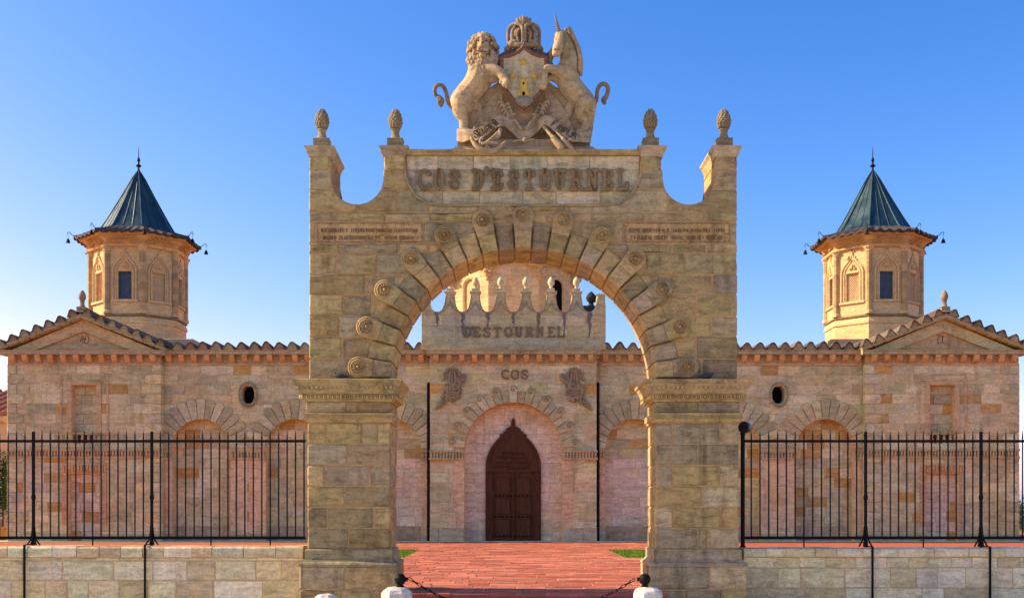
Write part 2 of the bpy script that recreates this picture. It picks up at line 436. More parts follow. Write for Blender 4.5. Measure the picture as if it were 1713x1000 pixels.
# red sandstone slabs
slabs = []
y = TY0
while y < 44.0:
    d = RND.uniform(.34, .5); y1 = min(y+d, 44.02)
    X0, X1 = (-6.6, 6.6) if y > 19.7 else (-2.2, 2.2)
    x = X0-RND.uniform(0, .3)
    while x < X1:
        w = RND.uniform(.36, .85); x1 = min(x+w, X1+.3)
        cx_, cy_ = (x+x1)/2, (y+y1)/2
        if not any(a < x1-.02 and b > x+.02 and c < y1-.02 and e > y+.02 for a, b, c, e in LAWN): slabs.append((x, x1, y, y1))
        else:
            for a, b, c, e in LAWN:          # trim a slab at the edge of a plot
                if c < cy_ < e:
                    if x < a < x1 and a > 0: slabs.append((x, a, y, y1))
                    if x < b < x1 and b < 0: slabs.append((b, x1, y, y1))
                elif x < b and x1 > a and (c < y1 and e > y):
                    if y < c < y1: slabs.append((x, x1, y, c))
                    elif y < e < y1: slabs.append((x, x1, e, y1))
        x = x1
    y = y1
slabs.sort(key=lambda q: -((q[1]-q[0])*(q[3]-q[2])/(q[2]**3) if abs(q[0]) < 4 and q[2] > 18 else 0))
up = lambda u, v, d: (u, v, d)
rest = MB()
for i, (a, b, c, e) in enumerate(slabs):
    m = MB() if i < 300 else rest
    gg = .007; zz = RND.uniform(-.007, .006)
    j = lambda: RND.uniform(-.004, .004)
    m.ext([(a+gg+j(), c+gg+j()), (b-gg+j(), c+gg+j()), (b-gg+j(), e-gg+j()), (a+gg+j(), e-gg+j())], up, -.04, zz, .006, pick(PAVE, .26))
    if i < 300: m.build('paving_slab', M_PAVE, terr)
o = rest.build('paving_slabs', M_PAVE, terr); tag(o, kind='stuff')
sd = MB(); sd.tint = PAVE[1]                   # side terraces, too far and thin to tell slabs apart
for s in (-1, 1):
    for xa, xb, ya, yb in ((6.95, 58, 36.62, 44.0), (12, 58, 19.75, 36.6), (6.95, 12, 28.62, 30.98), (6.95, 12, 19.75, 21.48), (20.5, 58, 44.02, 118)):
        sd.box((min(s*xa, s*xb), ya, -.044), (max(s*xa, s*xb), yb, -.002), jit(PAVE[1], .05))
tag(sd.build('side_paving', M_PAVE, terr), kind='structure')
# joint bed shows between slabs, but not across the lawn plots
j_ = MB(); j_.tint = lin((226, 176, 146))
for xa, xb, ya, yb in ((-2.3, 2.3, TY0+.03, 19.7), (-2.95, 2.9, 19.7, 44.0), (-6.9, -2.96, 28.65, 30.95), (2.91, 6.9, 28.65, 30.95), (-6.9, -2.96, 36.63, 44.0), (2.91, 6.9, 36.63, 44.0), (-4.3, -2.96, 19.75, 28.64), (2.91, 4.2, 19.75, 28.64)):
    j_.box((xa, ya, -.0447), (xb, yb, -.013))
tag(j_.build('joint_bed', M_PAVE, terr), kind='structure')
# lawns: soil tray plus blades
for (a, b, c, e), lab in zip(LAWN, ('green lawn plot left of the red paving', 'green lawn plot right of the red paving', 'small lawn corner behind the left pier', 'small lawn corner behind the right pier')):
    m = MB(); m.box((a+.03, c+.12, -.0446), (b-.03, e-.03, -.02), (.05, .1, .01))
    lo_ = m
    vis = (max(a, -6.3), min(b, 6.3))
    for _ in range(int((vis[1]-vis[0])*(e-c)*420)):
        x, yy = RND.uniform(vis[0]+.05, vis[1]-.05), RND.uniform(c+.14, e-.05)
        an = RND.uniform(0, 2*pi); h = RND.uniform(.03, .065); w = .012
        dx, dy = cos(an)*w, sin(an)*w; lx, ly = RND.uniform(-.02, .02), RND.uniform(-.02, .02)
        i = lo_.add([(x-dx, yy-dy, -.025), (x+dx, yy+dy, -.025), (x+lx, yy+ly, h-.025)]); lo_.face((i, i+1, i+2))
    o = lo_.build('lawn', M_GRASS); tag(o, lab, 'lawn', kind='stuff')

# ================================================================== GATE ARCHWAY
arch = thing('gate_archway', (0, YA, SEA), 'tall weathered limestone gate archway with rosettes and carved letters in the foreground', 'archway')
RIN = 222*S; CEN = (0, za(638)); RSH = 262*S; RLO = 276*S
YB = YA+T
panel = [(198, 258), (197.6, 290), (191, 310), (179, 328), (160, 340), (140, 343.3), (0, 343.5)]
def panel_bottom(a):
    for (a1, y1), (a0, y0) in zip(panel, panel[1:]):
        if a0 <= a <= a1: return y0+(y1-y0)*(a-a0)/(a1-a0 or 1)
    return 258
def top_px(a, with_panel=True):
    if a >= 322: return 250
    if a >= 234: return 297+sqrt(max(0, 44**2-(a-278)**2)) if abs(a-278) < 44 else 297
    if a >= 198: return 250
    return panel_bottom(a) if with_panel else 258
hiA = lambda u: za(top_px(min(abs(u)/S, 359)))
def loA(u): return CEN[1]+sqrt(RSH**2-u*u)-.02 if abs(u) < RSH else -9
def loHole(u): return CEN[1]+sqrt(max(0, RIN**2-u*u)) if abs(u) < RIN else za(636)
# solid behind the facing stones (the mortar shows between them)
sp = lambda u: [(max(za(636), CEN[1]+sqrt(max(0, (RSH-.05)**2-u*u)) if abs(u) < RSH-.05 else -9), hiA(u)-.006)]
sp2 = lambda u: [(max(za(345), loHole(u)+.03), za(256))]
E = 359*S
strips = []
for s in (-1, 1):
    for a, b, n in ((324, 357, 3), (234.2, 324, 36), (198.2, 234.2, 2), (140, 198, 16)):
        x = sorted((s*a*S, s*b*S)); strips.append((x[0], x[1], n, sp))
strips.append((-140*S, 140*S, 60, sp))
# split so that strips meet the opening edge exactly
core('wall_core', strips, YA+.016, YB-.016, M_MORT, arch, MORTC)
m = MB(); m.tint = MORTC
m.box((-197*S, YA+.1, za(343)), (197*S, YB-.02, za(257))); m.build('panel_core', M_MORT, arch)
# merlon flanks seen from below: dressed side faces inside the scallops
lines = [za(y) for y in (635, 599.6, 563, 528.5, 492, 459, 424, 390, 355, 317.5, 283, 250)]
PL = ((-347.5, -166.5), (168, 348))
cutsA = [(ua(a), ua(b), za(407), za(371)) for a, b in PL]
linesA = [za(y) for y in (635, 599.6, 563, 528.5, 492, 459, 424, 407, 371, 355, 317.5, 283, 250)]
def tA(p):
    t = pick(ARCH, .16)
    zc = sum(q[1] for q in p)/len(p)
    return t
polys = blocks(-E, E, linesA, .45, 1.05, lo=loA, hi=hiA, cuts=cutsA, gap=.016, us=24)
stones(polys, front(YA), -.22, ARCH, M_ARCH, arch, bev=.016, proud=.012, tintf=tA, wear=.012)
# back face, large plain stones (seen only from within the court)
polys = blocks(-E, E, [za(y) for y in (635, 563, 492, 424, 355, 283)], .8, 1.4, lo=loA, hi=hiA, gap=.016)
bk = MB()
for p in polys: bk.ext(p, lambda u, v, d: (-u, YB+d, v), -.02, .0, .012, pick(ARCH, .12))
tag(bk.build('rear_stones', M_ARCH, arch), kind='stuff')
# end faces of the body
for s, fr in ((-1, leftf(-E)), (1, rightf(E))):
    for z0, z1 in zip(lines, lines[1:]):
        q = [(YA+.235, YA+.66), (YA+.66, YB)] if s > 0 else [(-YB, -YA-.66), (-YA-.66, -YA-.235)]
        stones([[(a+.006, z0+.006), (b-.006, z0+.006), (b-.006, z1-.006), (a+.006, z1-.006)] for a, b in q], fr, -.1, ARCH, M_ARCH, arch, bev=.012)
# dressed flanks of the merlons (inside faces)
for s in (-1, 1):
    for a, side in ((322, -1), (234, 1), (198, -1)):
        y1 = 297 if a != 198 else 256
        if a == 198: continue
        X = s*a*S; inward = (side*s)          # facing direction along x
        fr = rightf(X) if inward > 0 else leftf(X)
        q = [(YA+.235, YB-.01)] if inward > 0 else [(-YB+.01, -YA-.235)]
        zs = [za(297), za(272), za(250.5)]
        for z0, z1 in zip(zs, zs[1:]):
            stones([[(c, z0+.005), (d, z0+.005), (d, z1-.005), (c, z1-.005)] for c, d in q], fr, -.05, ARCH, M_ARCH, arch, bev=.01, proud=.003)
# recessed name panel
pl = lambda u: za(panel_bottom(min(197.9, abs(u)/S)))
polys = blocks(-196*S, 196*S, [za(y) for y in (343.5, 317, 282, 258)], .55, .75, lo=pl, gap=.011, us=30)
PANP = [lin(c) for c in ((232,210,164),(222,202,160),(226,204,152),(212,194,150))]
stones(polys, front(YA+.09), -.05, PANP, M_ARCH, arch, bev=.006, proud=.002)
# raised lip along the panel's lower edge
m = MB(); m.tint = jit(ARCH[3])
pts = [(s_*a*S, za(y_)) for s_ in (-1,) for a, y_ in panel[1:-1]]+[(0, za(343.5))]+[(a*S, za(y_)) for a, y_ in panel[1:-1][::-1]]
m.tube([(u, YA-.004, v) for u, v in pts], .022, 8); m.build('panel_lip', M_LICH, arch)
# cornice over the panel
m = MB(); m.tint = jit(ARCH[0])
m.rectsweep(-196*S, 196*S, YA+.06, YB-.08, [(-.02, za(258)), (.02, za(257.6)), (.035, za(255)), (.075, za(253)), (.08, za(250.2)), (.02, za(249.2))]); m.build('cornice', M_ARCH, arch)
# merlon caps and pine-cone finials
def cone_finial(name, base, k, parent, tint, mat_, scales=True, ped=True):
    """pine cone on a waisted foot; k is metres per photo pixel"""
    m = MB(); m.tint = tint; x, y, z = base
    if ped:
        w = 16*k; m.rectsweep(x-w, x+w, y-w, y+w, [(.15*k*10, z), (.1*k*10, z+3*k), (-3*k, z+5*k), (-3*k, z+16*k), (-2*k, z+17*k), (-4*k, z+18*k)])
        z += 17*k
    m.lathe((x, y, z), [(10.5*k, 0), (9.5*k, 2*k), (7*k, 8*k), (6.3*k, 13*k), (6.8*k, 15.5*k), (7.8*k, 16.5*k), (7.8*k, 18.5*k), (6.6*k, 19.5*k)], 18)
    o = m.build(name, mat_, parent)
    m = MB(); m.tint = tint; z += 19*k
    prof = [(6.0, 0), (9.2, 3.5), (11.2, 8), (11.9, 12), (11.5, 17), (10.2, 22), (8, 27), (5, 31), (2, 33.5), (.3, 34.2)]
    m.lathe((x, y, z), [((r-.7)*k, h*k) for r, h in prof], 20)
    if scales:
        def rad(h):
            for (r0, h0), (r1, h1) in zip(prof, prof[1:]):
                if h0 <= h <= h1: return r0+(r1-r0)*(h-h0)/(h1-h0)
            return 1
        h = 10.5; row = 0
        while h < 32:
            r = rad(h); n = max(5, int(2*pi*r/6.2))
            for q in range(n):
                a = 2*pi*(q+.5*(row % 2))/n
                m.ell((x+r*k*.93*cos(a), y+r*k*.93*sin(a), z+h*k), (1.7*k, 2.6*k, 2.6*k), 6, 4, M=Matrix.Rotation(a, 3, 'Z') @ Matrix.Rotation(-.35, 3, 'Y'))
            h += 3.5; row += 1
        for q in range(13):                       # leafy cup
            a = 2*pi*q/13
            m.ell((x+9.6*k*cos(a), y+9.6*k*sin(a), z+5.2*k), (1.5*k, 2.2*k, 5.6*k), 6, 4, M=Matrix.Rotation(a, 3, 'Z') @ Matrix.Rotation(.33, 3, 'Y'))
    m.build('pine_cone', mat_, o, smooth=False)
    return o
for s in (-1, 1):
    for a0, a1 in ((322, 359), (198, 234)):
        x0, x1 = sorted((s*a0*S, s*a1*S))
        m = MB(); m.tint = jit(ARCH[5])
        m.rectsweep(x0, x1, YA, YB, [(.0, za(262)), (.015, za(258)), (.03, za(252)), (.06, za(248)), (.065, za(245)), (.02, za(244))]); m.build('merlon_cap', M_LICH, arch)
        cone_finial('finial', ((x0+x1)/2, YA+.25, za(244)), S, arch, tuple(x*.72 for x in jit(ARCH[5])), M_LICH)
# voussoirs
D = radians(7.1)
ROS = None
def rosette_mesh():
    m = MB(); m.tint = jit(ARCH[0], .05); R = 12.2*S
    fr = lambda r, a, d: (r*cos(a), -d, r*sin(a))
    m.loft([[fr(r, 2*pi*k/24, d) for k in range(24)] for r, d in ((R*1.05, -.01), (R*1.05, .014), (R*.97, .024), (R*.9, .012), (R*.86, .0), (R*.2, .006))], cap0=False)
    for k in range(14):
        a = 2*pi*k/14
        m.ell((R*.56*cos(a), -.008, R*.56*sin(a)), (R*.3, .03, R*.085), 6, 4, M=Matrix.Rotation(-a, 3, 'Y'))
    m.ell((0, -.012, 0), (R*.2, .04, R*.2), 8, 5)
    return m
rm = rosette_mesh()
ros_src = None
for i in range(-12, 13):
    a = pi/2-D*i
    if i % 2 == 0:
        t = pick(ARCH, .14); pr = .095+RND.uniform(-.01, .01)
        m = MB(); m.ext(wedge(a-D/2, a+D/2, RIN, 251*S, CEN, .022), front(YA), -T, pr, .014, t); v = m.build('voussoir', M_ARCH, arch)
        c = (CEN[0]+RLO*cos(a), CEN[1]+RLO*sin(a)); hw = 17.4*S
        base = wedge(a-D/2, a+D/2, 251*S, RLO-.01, CEN, .022, 2)
        inner = base[3:]                               # inner arc a1->a0
        head = [(c[0]+hw*cos(a+w), c[1]+hw*sin(a+w)) for w in [(-pi/2+pi*q/12) for q in range(13)]]
        m = MB(); m.ext(head+inner, front(YA), -.2, pr+.004, .014, pick(ARCH, .12)); v = m.build('voussoir_head', M_ARCH, arch)
        d = YA-pr-.006
        if ros_src is None:
            r = rm.build('rosette', M_ARCH, None); ros_src = r
            rmesh = r.data
        else: r = bpy.data.objects.new('rosette', rmesh); COL.objects.link(r)
        r.parent = v; r.location = (c[0], d-YA, c[1]-SEA); r.rotation_euler = (0, -a, 0)
    else:
        m = MB(); m.ext(wedge(a-D/2, a+D/2, RIN, RSH, CEN, .022), front(YA), -T, RND.uniform(0, .02), .014, pick(ARCH, .16)); m.build('voussoir', M_ARCH, arch)
m = MB(); m.tint = tuple(x*.9 for x in MORTC); n = 48            # joint bed inside the ring
m.loft([[(r*cos(pi*k/n), y, CEN[1]+r*sin(pi*k/n)) for r, y in ((RIN+.022, YA+.05), (RSH+.02, YA+.05), (RSH+.02, YB-.03), (RIN+.022, YB-.03))] for k in range(n+1)]); m.build('arch_joint_bed', M_MORT, arch)
# springer slivers below the lowest heads
for s in (0, 1):
    a0, a1 = (radians(-1.0), pi/2-12.5*D) if s == 0 else (pi/2+12.5*D, radians(181.0))
    m = MB(); m.ext(wedge(a0, a1, RIN, RSH, CEN, .008), front(YA), -T, .0, .006, pick(ARCH)); m.build('voussoir', M_ARCH, arch)
# inscription tablets
for a, b in PL:
    x0, x1, z0, z1 = ua(a)+.008, ua(b)-.008, za(407)+.008, za(371)-.008
    tt = lin((204, 166, 112))
    m = MB(); m.ext([(x0, z0), (x1, z0), (x1, z1), (x0, z1)], front(YA), -.2, -.012, .004, tt); tb = m.build('inscription_tablet', M_ARCH, arch)
    m = MB(); m.tint = lin((140, 108, 76))
    for q in range(46):                                  # bead border
        u = x0+.02+(x1-x0-.04)*q/45
        for zz in (z0+.015, z1-.015): m.box((u-.011, YA-.003, zz-.008), (u+.011, YA+.014, zz+.008), jit(lin((176, 140, 100)), .3))
    for q in range(9):
        v_ = z0+.03+(z1-z0-.06)*q/8
        for u in (x0+.02, x1-.02): m.box((u-.009, YA-.003, v_-.012), (u+.009, YA+.014, v_+.012), jit(lin((176, 140, 100)), .3))
    m.build('bead_border', M_ARCH, tb)
    m = MB()                                             # worn, unreadable lettering: short carved strokes
    for row in range(2):
        zz = z0+(.205 if row == 0 else .085); u = x0+.085+(.03 if row else 0); e = x1-.085-(.05 if row else 0)
        while u < e:
            if RND.random() < .1: u += .03; continue
            hh = RND.uniform(.05, .075)
            m.box((u, YA+.004, zz-hh*.5), (u+RND.uniform(.006, .012), YA+.02, zz+hh*.5), jit(lin((140, 108, 70)), .3))
            if RND.random() < .5:
                q = RND.uniform(-.5, .4)*hh; m.box((u+.004, YA+.005, zz+q), (u+.022, YA+.02, zz+q+.01), jit(lin((146, 112, 74)), .3))
            u += RND.uniform(.018, .03)
    tag(m.build('worn_lettering', M_ARCH, tb), kind='stuff')
# name in rustic letters on the panel
LP = [('C', 143, 240), ('O', 248, 330), ('S', 345, 435), ('D', 500, 585), ("'", 585, 615), ('E', 625, 710), ('S', 730, 815), ('T', 836, 918), ('O', 935, 1025), ('U', 1033, 1122), ('R', 1138, 1232), ('N', 1243, 1332), ('E', 1345, 1430), ('L', 1445, 1530)]
for ch, a, b in LP:
    m = MB(); x0, x1 = (660+a/3.893-875)*S, (660+b/3.893-875)*S
    letter(m, ch, x0+.03, za(315.2), x1-x0-.06, 31*S, YA+.035, .030, jit(lin((142, 120, 86)), .14)); m.build('letter', M_LET, arch)
# piers
def course(x0, x1, y0, y1, z0, z1, cuts, parent, pal=ARCH, mt=M_ARCH, w=.28, bev=.016, proud=.008, gap=.014, pale=.12, name='stone'):
    q = gap/2
    pp = [x0]+[x0+(x1-x0)*c for c in cuts]+[x1]
    for a, b in zip(pp, pp[1:]):
        for fr, aa, bb in ((front(y0), a, b),):
            stones([[(aa+q, z0+q), (bb-q, z0+q), (bb-q, z1-q), (aa+q, z1-q)]], fr, -w, pal, mt, parent, name, bev, proud, wear=.010 if proud > .004 else 0, tintf=lambda p: pick(ARCHP if RND.random() < pale else pal, .14))
    ym = y0+w+(y1-y0-w)*RND.uniform(.35, .65)
    for ya, yb in ((y0+w+.004, ym), (ym, y1)):
        stones([[(ya+q, z0+q), (yb-q, z0+q), (yb-q, z1-q), (ya+q, z1-q)]], rightf(x1), -.2, pal, mt, parent, name, bev, proud*.5)
        stones([[(-yb+q, z0+q), (-ya-q, z0+q), (-ya-q, z1-q), (-yb+q, z1-q)]], leftf(x0), -.2, pal, mt, parent, name, bev, proud*.5)
PC = {-1: [(.23, .66, .75+.1), (.48,), (.2, .75), (.45,), (.24, .8), (.5,)], 1: [(.2, .77), (.5,), (.2, .76), (.55,), (.2, .78), (.5, .63)]}
ys = [706.5, 742.5, 778, 813, 848.5, 883.5, 918]
for s in (-1, 1):
    x0, x1 = sorted((s*222.5*S, s*361.5*S))
    m = MB(); m.tint = MORTC; m.box((x0+.016, YA+.016, SEA-.05), (x1-.016, YB-.016, za(637))); m.build('pier_core', M_MORT, arch)
    for k, (ya_, yb_) in enumerate(zip(ys, ys[1:])): course(x0, x1, YA, YB, za(yb_), za(ya_), PC[s][k], arch)
    # frieze under the cornice
    o_ = 1*S
    course(x0-o_, x1+o_, YA-o_, YB+o_, za(690), za(672), (.47,) if s < 0 else (.5,), arch, bev=.006, proud=.002, gap=.008)
    for nm, prof in (('impost_band', [(0, 706.5), (2.5, 705), (3.2, 702), (5, 701), (5, 694), (5.8, 693), (5.8, 691), (1.5, 690)]),
                     ('impost_cornice', [(1, 672), (3.5, 671), (4.5, 669), (8, 668), (9, 660), (11.5, 658.5), (12, 656), (14, 650), (17.5, 645), (18, 642.5), (20.5, 641), (20.8, 636), (18, 635)])):
        m = MB(); m.tint = jit(ARCH[0]); m.rectsweep(x0, x1, YA, YB, [(p*S, za(q)) for p, q in prof]); m.build(nm, M_ARCH, arch)
    m = MB(); m.tint = jit(ARCH[4])                       # egg and dart
    xx = x0-8.5*S
    while xx < x1+8.5*S:
        m.ell((xx+.024, YA-8.5*S-.01, za(664)), (.021, .028, .036), 8, 5); m.box((xx+.052, YA-9*S-.02, za(667)), (xx+.062, YA-8*S, za(661))); xx += .07
    yy = YA-8.5*S
    while yy < YB+8*S:
        for X in (x0-8.5*S-.01, x1+8.5*S+.01): m.ell((X, yy+.024, za(664)), (.028, .021, .036), 8, 5)
        yy += .07
    tag(m.build('egg_and_dart', M_ARCH, arch), kind='stuff')
    m = MB(); m.tint = jit(ARCH[2])                       # guilloche wave on the band
    for ph in (0, pi):
        n = 120; pts = [(x0-4*S+(x1-x0+8*S)*q/n, YA-5*S-.004, za(697.5)+.022*sin(q*.42+ph)) for q in range(n+1)]; m.tube(pts, .008, 5)
    m.build('guilloche', M_ARCH, arch)
    m = MB(); m.tint = jit(ARCH[5])                       # leaf row below the corona
    xx = x0-15*S
    while xx < x1+15*S:
        m.ell((xx+.03, YA-14.5*S-.004, za(648.5)), (.026, .03, .032), 7, 4); xx += .075
    m.build('leaf_row', M_LICH, arch)
    # base mouldings and plinth
    for nm, prof in (('base_torus', [(12, 946), (12, 943), (10.5, 940.5), (6.2, 938.5), (5.4, 936.5), (3.5, 934.5), (3.2, 919.5), (1.5, 918)]),):
        m = MB(); m.tint = jit(ARCH[5]); m.rectsweep(x0, x1, YA, YB, [(p*S, za(q)) for p, q in prof]); m.build(nm, M_ARCH, arch)
    o_ = 11.5*S
    m = MB(); m.tint = MORTC; m.box((x0-o_+.016, YA-o_+.016, SEA-.05), (x1+o_-.016, YB+o_-.016, za(946))); m.build('plinth_core', M_MORT, arch)
    course(x0-o_, x1+o_, YA-o_, YB+o_, za(985), za(946), (.47,) if s < 0 else (.61,), arch, pale=.35)
    course(x0-o_, x1+o_, YA-o_, YB+o_, SEA, za(985), (.36, .74), arch, pale=.35)

# ================================================================== LOW WALLS, FENCES
YW = 18.8; kW = YW/F
def fence_piece(m, x, z0, z1, r, Yf): m.box((x-r, Yf-r, z0), (x+r, Yf+r, z1))
for s, px_in, px_out, lab, labf in ((-1, 508, -330, 'low pale limestone wall left of the gate', 'black iron railing on the wall left of the gate'), (1, 1243, 2050, 'low pale limestone wall right of the gate', 'black iron railing on the wall right of the gate')):
    xa, xb = sorted((wx(px_in, YW), wx(px_out, YW)))
    ztop = wz(913 if s < 0 else 916, YW)
    w = thing('boundary_wall', ((xa+xb)/2, YW, SEA), lab, 'wall')
    m = MB(); m.tint = lin((206, 174, 130)); m.box((xa+.01, YW+.01, SEA-.05), (xb-.01, YW+.5, ztop-.02)); m.build('wall_core', M_MORT, w)
    zs = [SEA, wz(970, YW), wz(936, YW), wz(931.5 if s < 0 else 931, YW)]
    L1 = [SEA, wz(970, YW)-(.0), wz(937, YW)]
    polys = blocks(xa, xb, [SEA, wz(970 if s < 0 else 983, YW), wz(937 if s < 0 else 949, YW)], .35, .85, gap=.006)
    stones(polys, front(YW), -.2, WALLP, M_WALL, w, bev=.012, proud=.008, wear=.009)
    polys = blocks(xa, xb, [wz(937 if s < 0 else 949, YW), wz(932 if s < 0 else 931.5, YW)], .3, .6, gap=.01)
    stones(polys, front(YW), -.2, WALLP, M_WALL, w, bev=.006, proud=.003)
    polys = blocks(xa, xb, [wz(932 if s < 0 else 931.5, YW), ztop], .32, .62, gap=.01)
    for p in polys:                                        # coping stones with a rounded nose
        m = MB(); t = pick(WALLP, .12); (a, z0), (b, _), (_, z1), _ = p[:4]
        m.loft([[(a, yy, zz), (b, yy, zz), (b, yy2, zz), (a, yy2, zz)] for yy, yy2, zz in ((YW-.035, YW+.5, z0+.004), (YW-.045, YW+.5, z0+.02), (YW-.045, YW+.5, z1-.03), (YW-.03, YW+.5, z1-.008), (YW-.01, YW+.48, z1+RND.uniform(-.004, .004)))], tint=t)
        m.build('coping_stone', M_WALL, w)
    # railing
    YF = YW+.30; zt = ztop
    f = thing('iron_fence', ((xa+xb)/2, YF, ztop), labf, 'fence')
    z = lambda py: wz(py, YF)
    posts = [56, 254, -142] if s < 0 else [1448, 1641, 1836]
    x0f, x1f = (wx(-250, YF), wx(511, YF)) if s < 0 else (wx(1243, YF), wx(1960, YF))
    for py, h in ((737.5, .022), (899, .026)):
        m = MB(); m.box((x0f, YF-.014, z(py)-h), (x1f, YF+.014, z(py)+h)); m.build('rail', M_IRON, f)
    # bars share one mesh
    m = MB(); hb = z(721)-z(901); r = .0125
    m.lathe((0, 0, 0), [(r, 0), (r, hb-.10), (r*.8, hb-.05), (.001, hb+.02)], 6)
    bar = m.build('bar', M_IRON, f, local=True); bme = bar.data
    m = MB(); m.lathe((0, 0, 0), [(r, -(z(901)-ztop)), (r, hb-.10), (r*.8, hb-.05), (.001, hb+.02)], 6)
    lbar = m.build('long_bar', M_IRON, f, local=True); lme = lbar.data
    off = f.location; made = [0, 0]
    bx = -245.0 if s < 0 else 1256.0; k = 0
    bars = []
    if s < 0:
        for p0 in (-142, 56, 254): bars += [(p0+14.14*q, q == 7) for q in range(1, 14)]
        bars += [(452, True)]+[(452+14.15*q, False) for q in range(1, 5)]
        bars += [(-142-14.14*q, False) for q in range(1, 8)]
    else:
        bars += [(1242+14.7*q, q == 7) for q in range(1, 14)]+[(1448+13.8*q, q == 7) for q in range(1, 14)]+[(1641+13.9*q, q == 7) for q in range(1, 14)]+[(1836+13.9*q, False) for q in range(1, 8)]
    for px, long in bars:
        i = int(long)
        if not made[i]: o = (bar, lbar)[i]; made[i] = 1
        else: o = link('long_bar' if long else 'bar', (bme, lme)[i], f)
        o.location = (wx(px, YF)-off.x, 0, z(901)-off.z)
    for px in posts:
        X = wx(px, YF); m = MB()
        fence_piece(m, X, ztop, z(722), .021, YF)
        m.lathe((X, YF, z(837)), [(.022, 0), (.036, .03), (.04, .06), (.03, .1), (.022, .14)], 10)
        po = m.build('post', M_IRON, f)
        m = MB(); m.lathe((X, YF, z(722)), [(.012, 0), (.03, .02), (.014, .04), (.034, .075), (.02, .13), (.002, .2)], 4, rot=pi/4); m.build('spear_tip', M_TIP, po)
        for dx, dy in ((-1, 0), (1, 0), (0, -1), (0, 1)):           # flared foot
            m = MB(); m.tube([(X+dx*.02, YF+dy*.02, z(880)), (X+dx*.028, YF+dy*.028, z(893)), (X+dx*.05, YF+dy*.05, z(903)), (X+dx*.11, YF+dy*.11, ztop+.013)], [.012, .013, .014, .014], 6); m.build('foot_brace', M_IRON, po)
        m = MB(); m.box((X-.016, YW-.075, SEA+.01), (X+.016, YW-.047, ztop+.012)); m.box((X-.016, YW-.0748, ztop+.0125), (X+.016, YF-.0, ztop+.03)); m.build('wall_strap', M_IRON, po)
    if s > 0:
        XS = wx(1242.5, YF); m = MB(); m.lathe((XS, YF, ztop), [(.05, 0), (.05, .02), (.036, .03), (.036, z(728)-ztop), (.045, z(727)-ztop), (.045, z(724)-ztop), (.03, z(723)-ztop), (.03, z(719)-ztop)], 12); m.build('end_post', M_IRON, f)
        sl = thing('spotlight', (XS, YF, z(719)), 'round black spotlight on the end post right of the gate', 'spotlight')
        M_BLUE = simple('blue_black_enamel', (.010, .022, .05), .3, 0, .2, 8, .05, vec='pos')
        c = Vector((wx(1247, YF), YF-.02, z(715))); m = MB()
        R = Matrix.Rotation(radians(-38), 3, 'Z') @ Matrix.Rotation(radians(90), 3, 'X')
        prof = [(.03, -.10), (.07, -.085), (.092, -.04), (.098, .03), (.103, .05), (.103, .075), (.09, .08)]
        m.loft([[c+R @ Vector((r*cos(2*pi*k/20), r*sin(2*pi*k/20), q)) for k in range(20)] for r, q in prof]); m.build('housing', M_BLUE, sl, smooth=False)
        m = MB(); m.loft([[c+R @ Vector((r*cos(2*pi*k/20), r*sin(2*pi*k/20), q)) for k in range(20)] for r, q in ((.088, .0805), (.086, .084))]); m.build('lens', M_GLASS, sl)
        m = MB(); m.tube([c+Vector((-.02, 0, -.09)), c+Vector((-.03, .01, -.12)), Vector((XS, YF, z(719)-.01))], .018, 8); m.build('bracket', M_IRON, sl)

# ================================================================== BOLLARDS, CHAIN
YBL = 17.2; zb = lambda py: wz(py, YBL)
BP = [lin((226, 218, 204)), lin((214, 206, 194))]
def bollard(px, pw, py, lab, ball):
    X = wx(px, YBL); r = pw*YBL/F/2
    b = thing('stone_bollard', (X, YBL, SEA), lab, 'bollard', 'stone bollards at the gate')
    m = MB(); m.tint = RND.choice(BP); h = zb(py)-SEA
    n = 8
    rings = []
    for rr, q in ((r*1.06, 0), (r*1.03, h*.4), (r, h-.14), (r*.985, h-.085), (r*.88, h-.045), (r*.66, h-.012), (r*.42, h)):
        rings.append([(X+rr*1.08*cos(pi/8+2*pi*k/n)*(1+RND.uniform(-.03, .03)), YBL+rr*1.08*sin(pi/8+2*pi*k/n)*(1+RND.uniform(-.03, .03)), SEA+q+RND.uniform(-.006, .006)*(q > 0)) for k in range(n)])
    m.loft(rings); m.build('stone_body', M_BOLL, b)
    if ball:
        zc = zb(968)
        m = MB(); m.lathe((X+ball*.05, YBL, zb(py)-.012), [(.062, 0), (.06, .03), (.045, .035), (.045, .05)], 14); m.lathe((X+ball*.05, YBL, zc), [(.03, -.085), (.065, -.065), (.088, -.02), (.088, .02), (.065, .062), (.03, .082), (.004, .088)], 18)
        m.tube([(X+ball*.12, YBL, zc), (X+ball*.165, YBL, zc-.004)], .03, 8); m.build('iron_knob', M_IRON, b)
    return X
xl = bollard(664, 50, 981, 'stone bollard with iron ball at the left end of the chain', 1)
xr = bollard(1084, 46, 981, 'stone bollard with iron ball at the right end of the chain', -1)
bollard(545, 40, 993, 'low white stone bollard without ball before the left pier', 0)
ch = thing('chain', ((xl+xr)/2, YBL, SEA), 'black iron chain hanging between the two balled bollards', 'chain')
A = Vector((xl+.21, YBL, zb(968)-.004)); B = Vector((xr-.21, YBL, zb(968)-.004)); sag = .56
m = MB(); L_, W_, R_ = .030, .017, .0065
pts = [(L_*0+ (L_ if q < 6 else -L_)+W_*cos(-pi/2+pi*(q % 6)/5+(0 if q < 6 else pi)), 0, W_*sin(-pi/2+pi*(q % 6)/5+(0 if q < 6 else pi))) for q in range(12)]
m.tube(pts, R_, 6, closed=True); lk = m.build('chain_link', M_IRON, ch, local=True); lme = lk.data
arc = lambda t: Vector((A.x+(B.x-A.x)*t, YBL, A.z-4*sag*t*(1-t)))
t = 0.0; i = 0
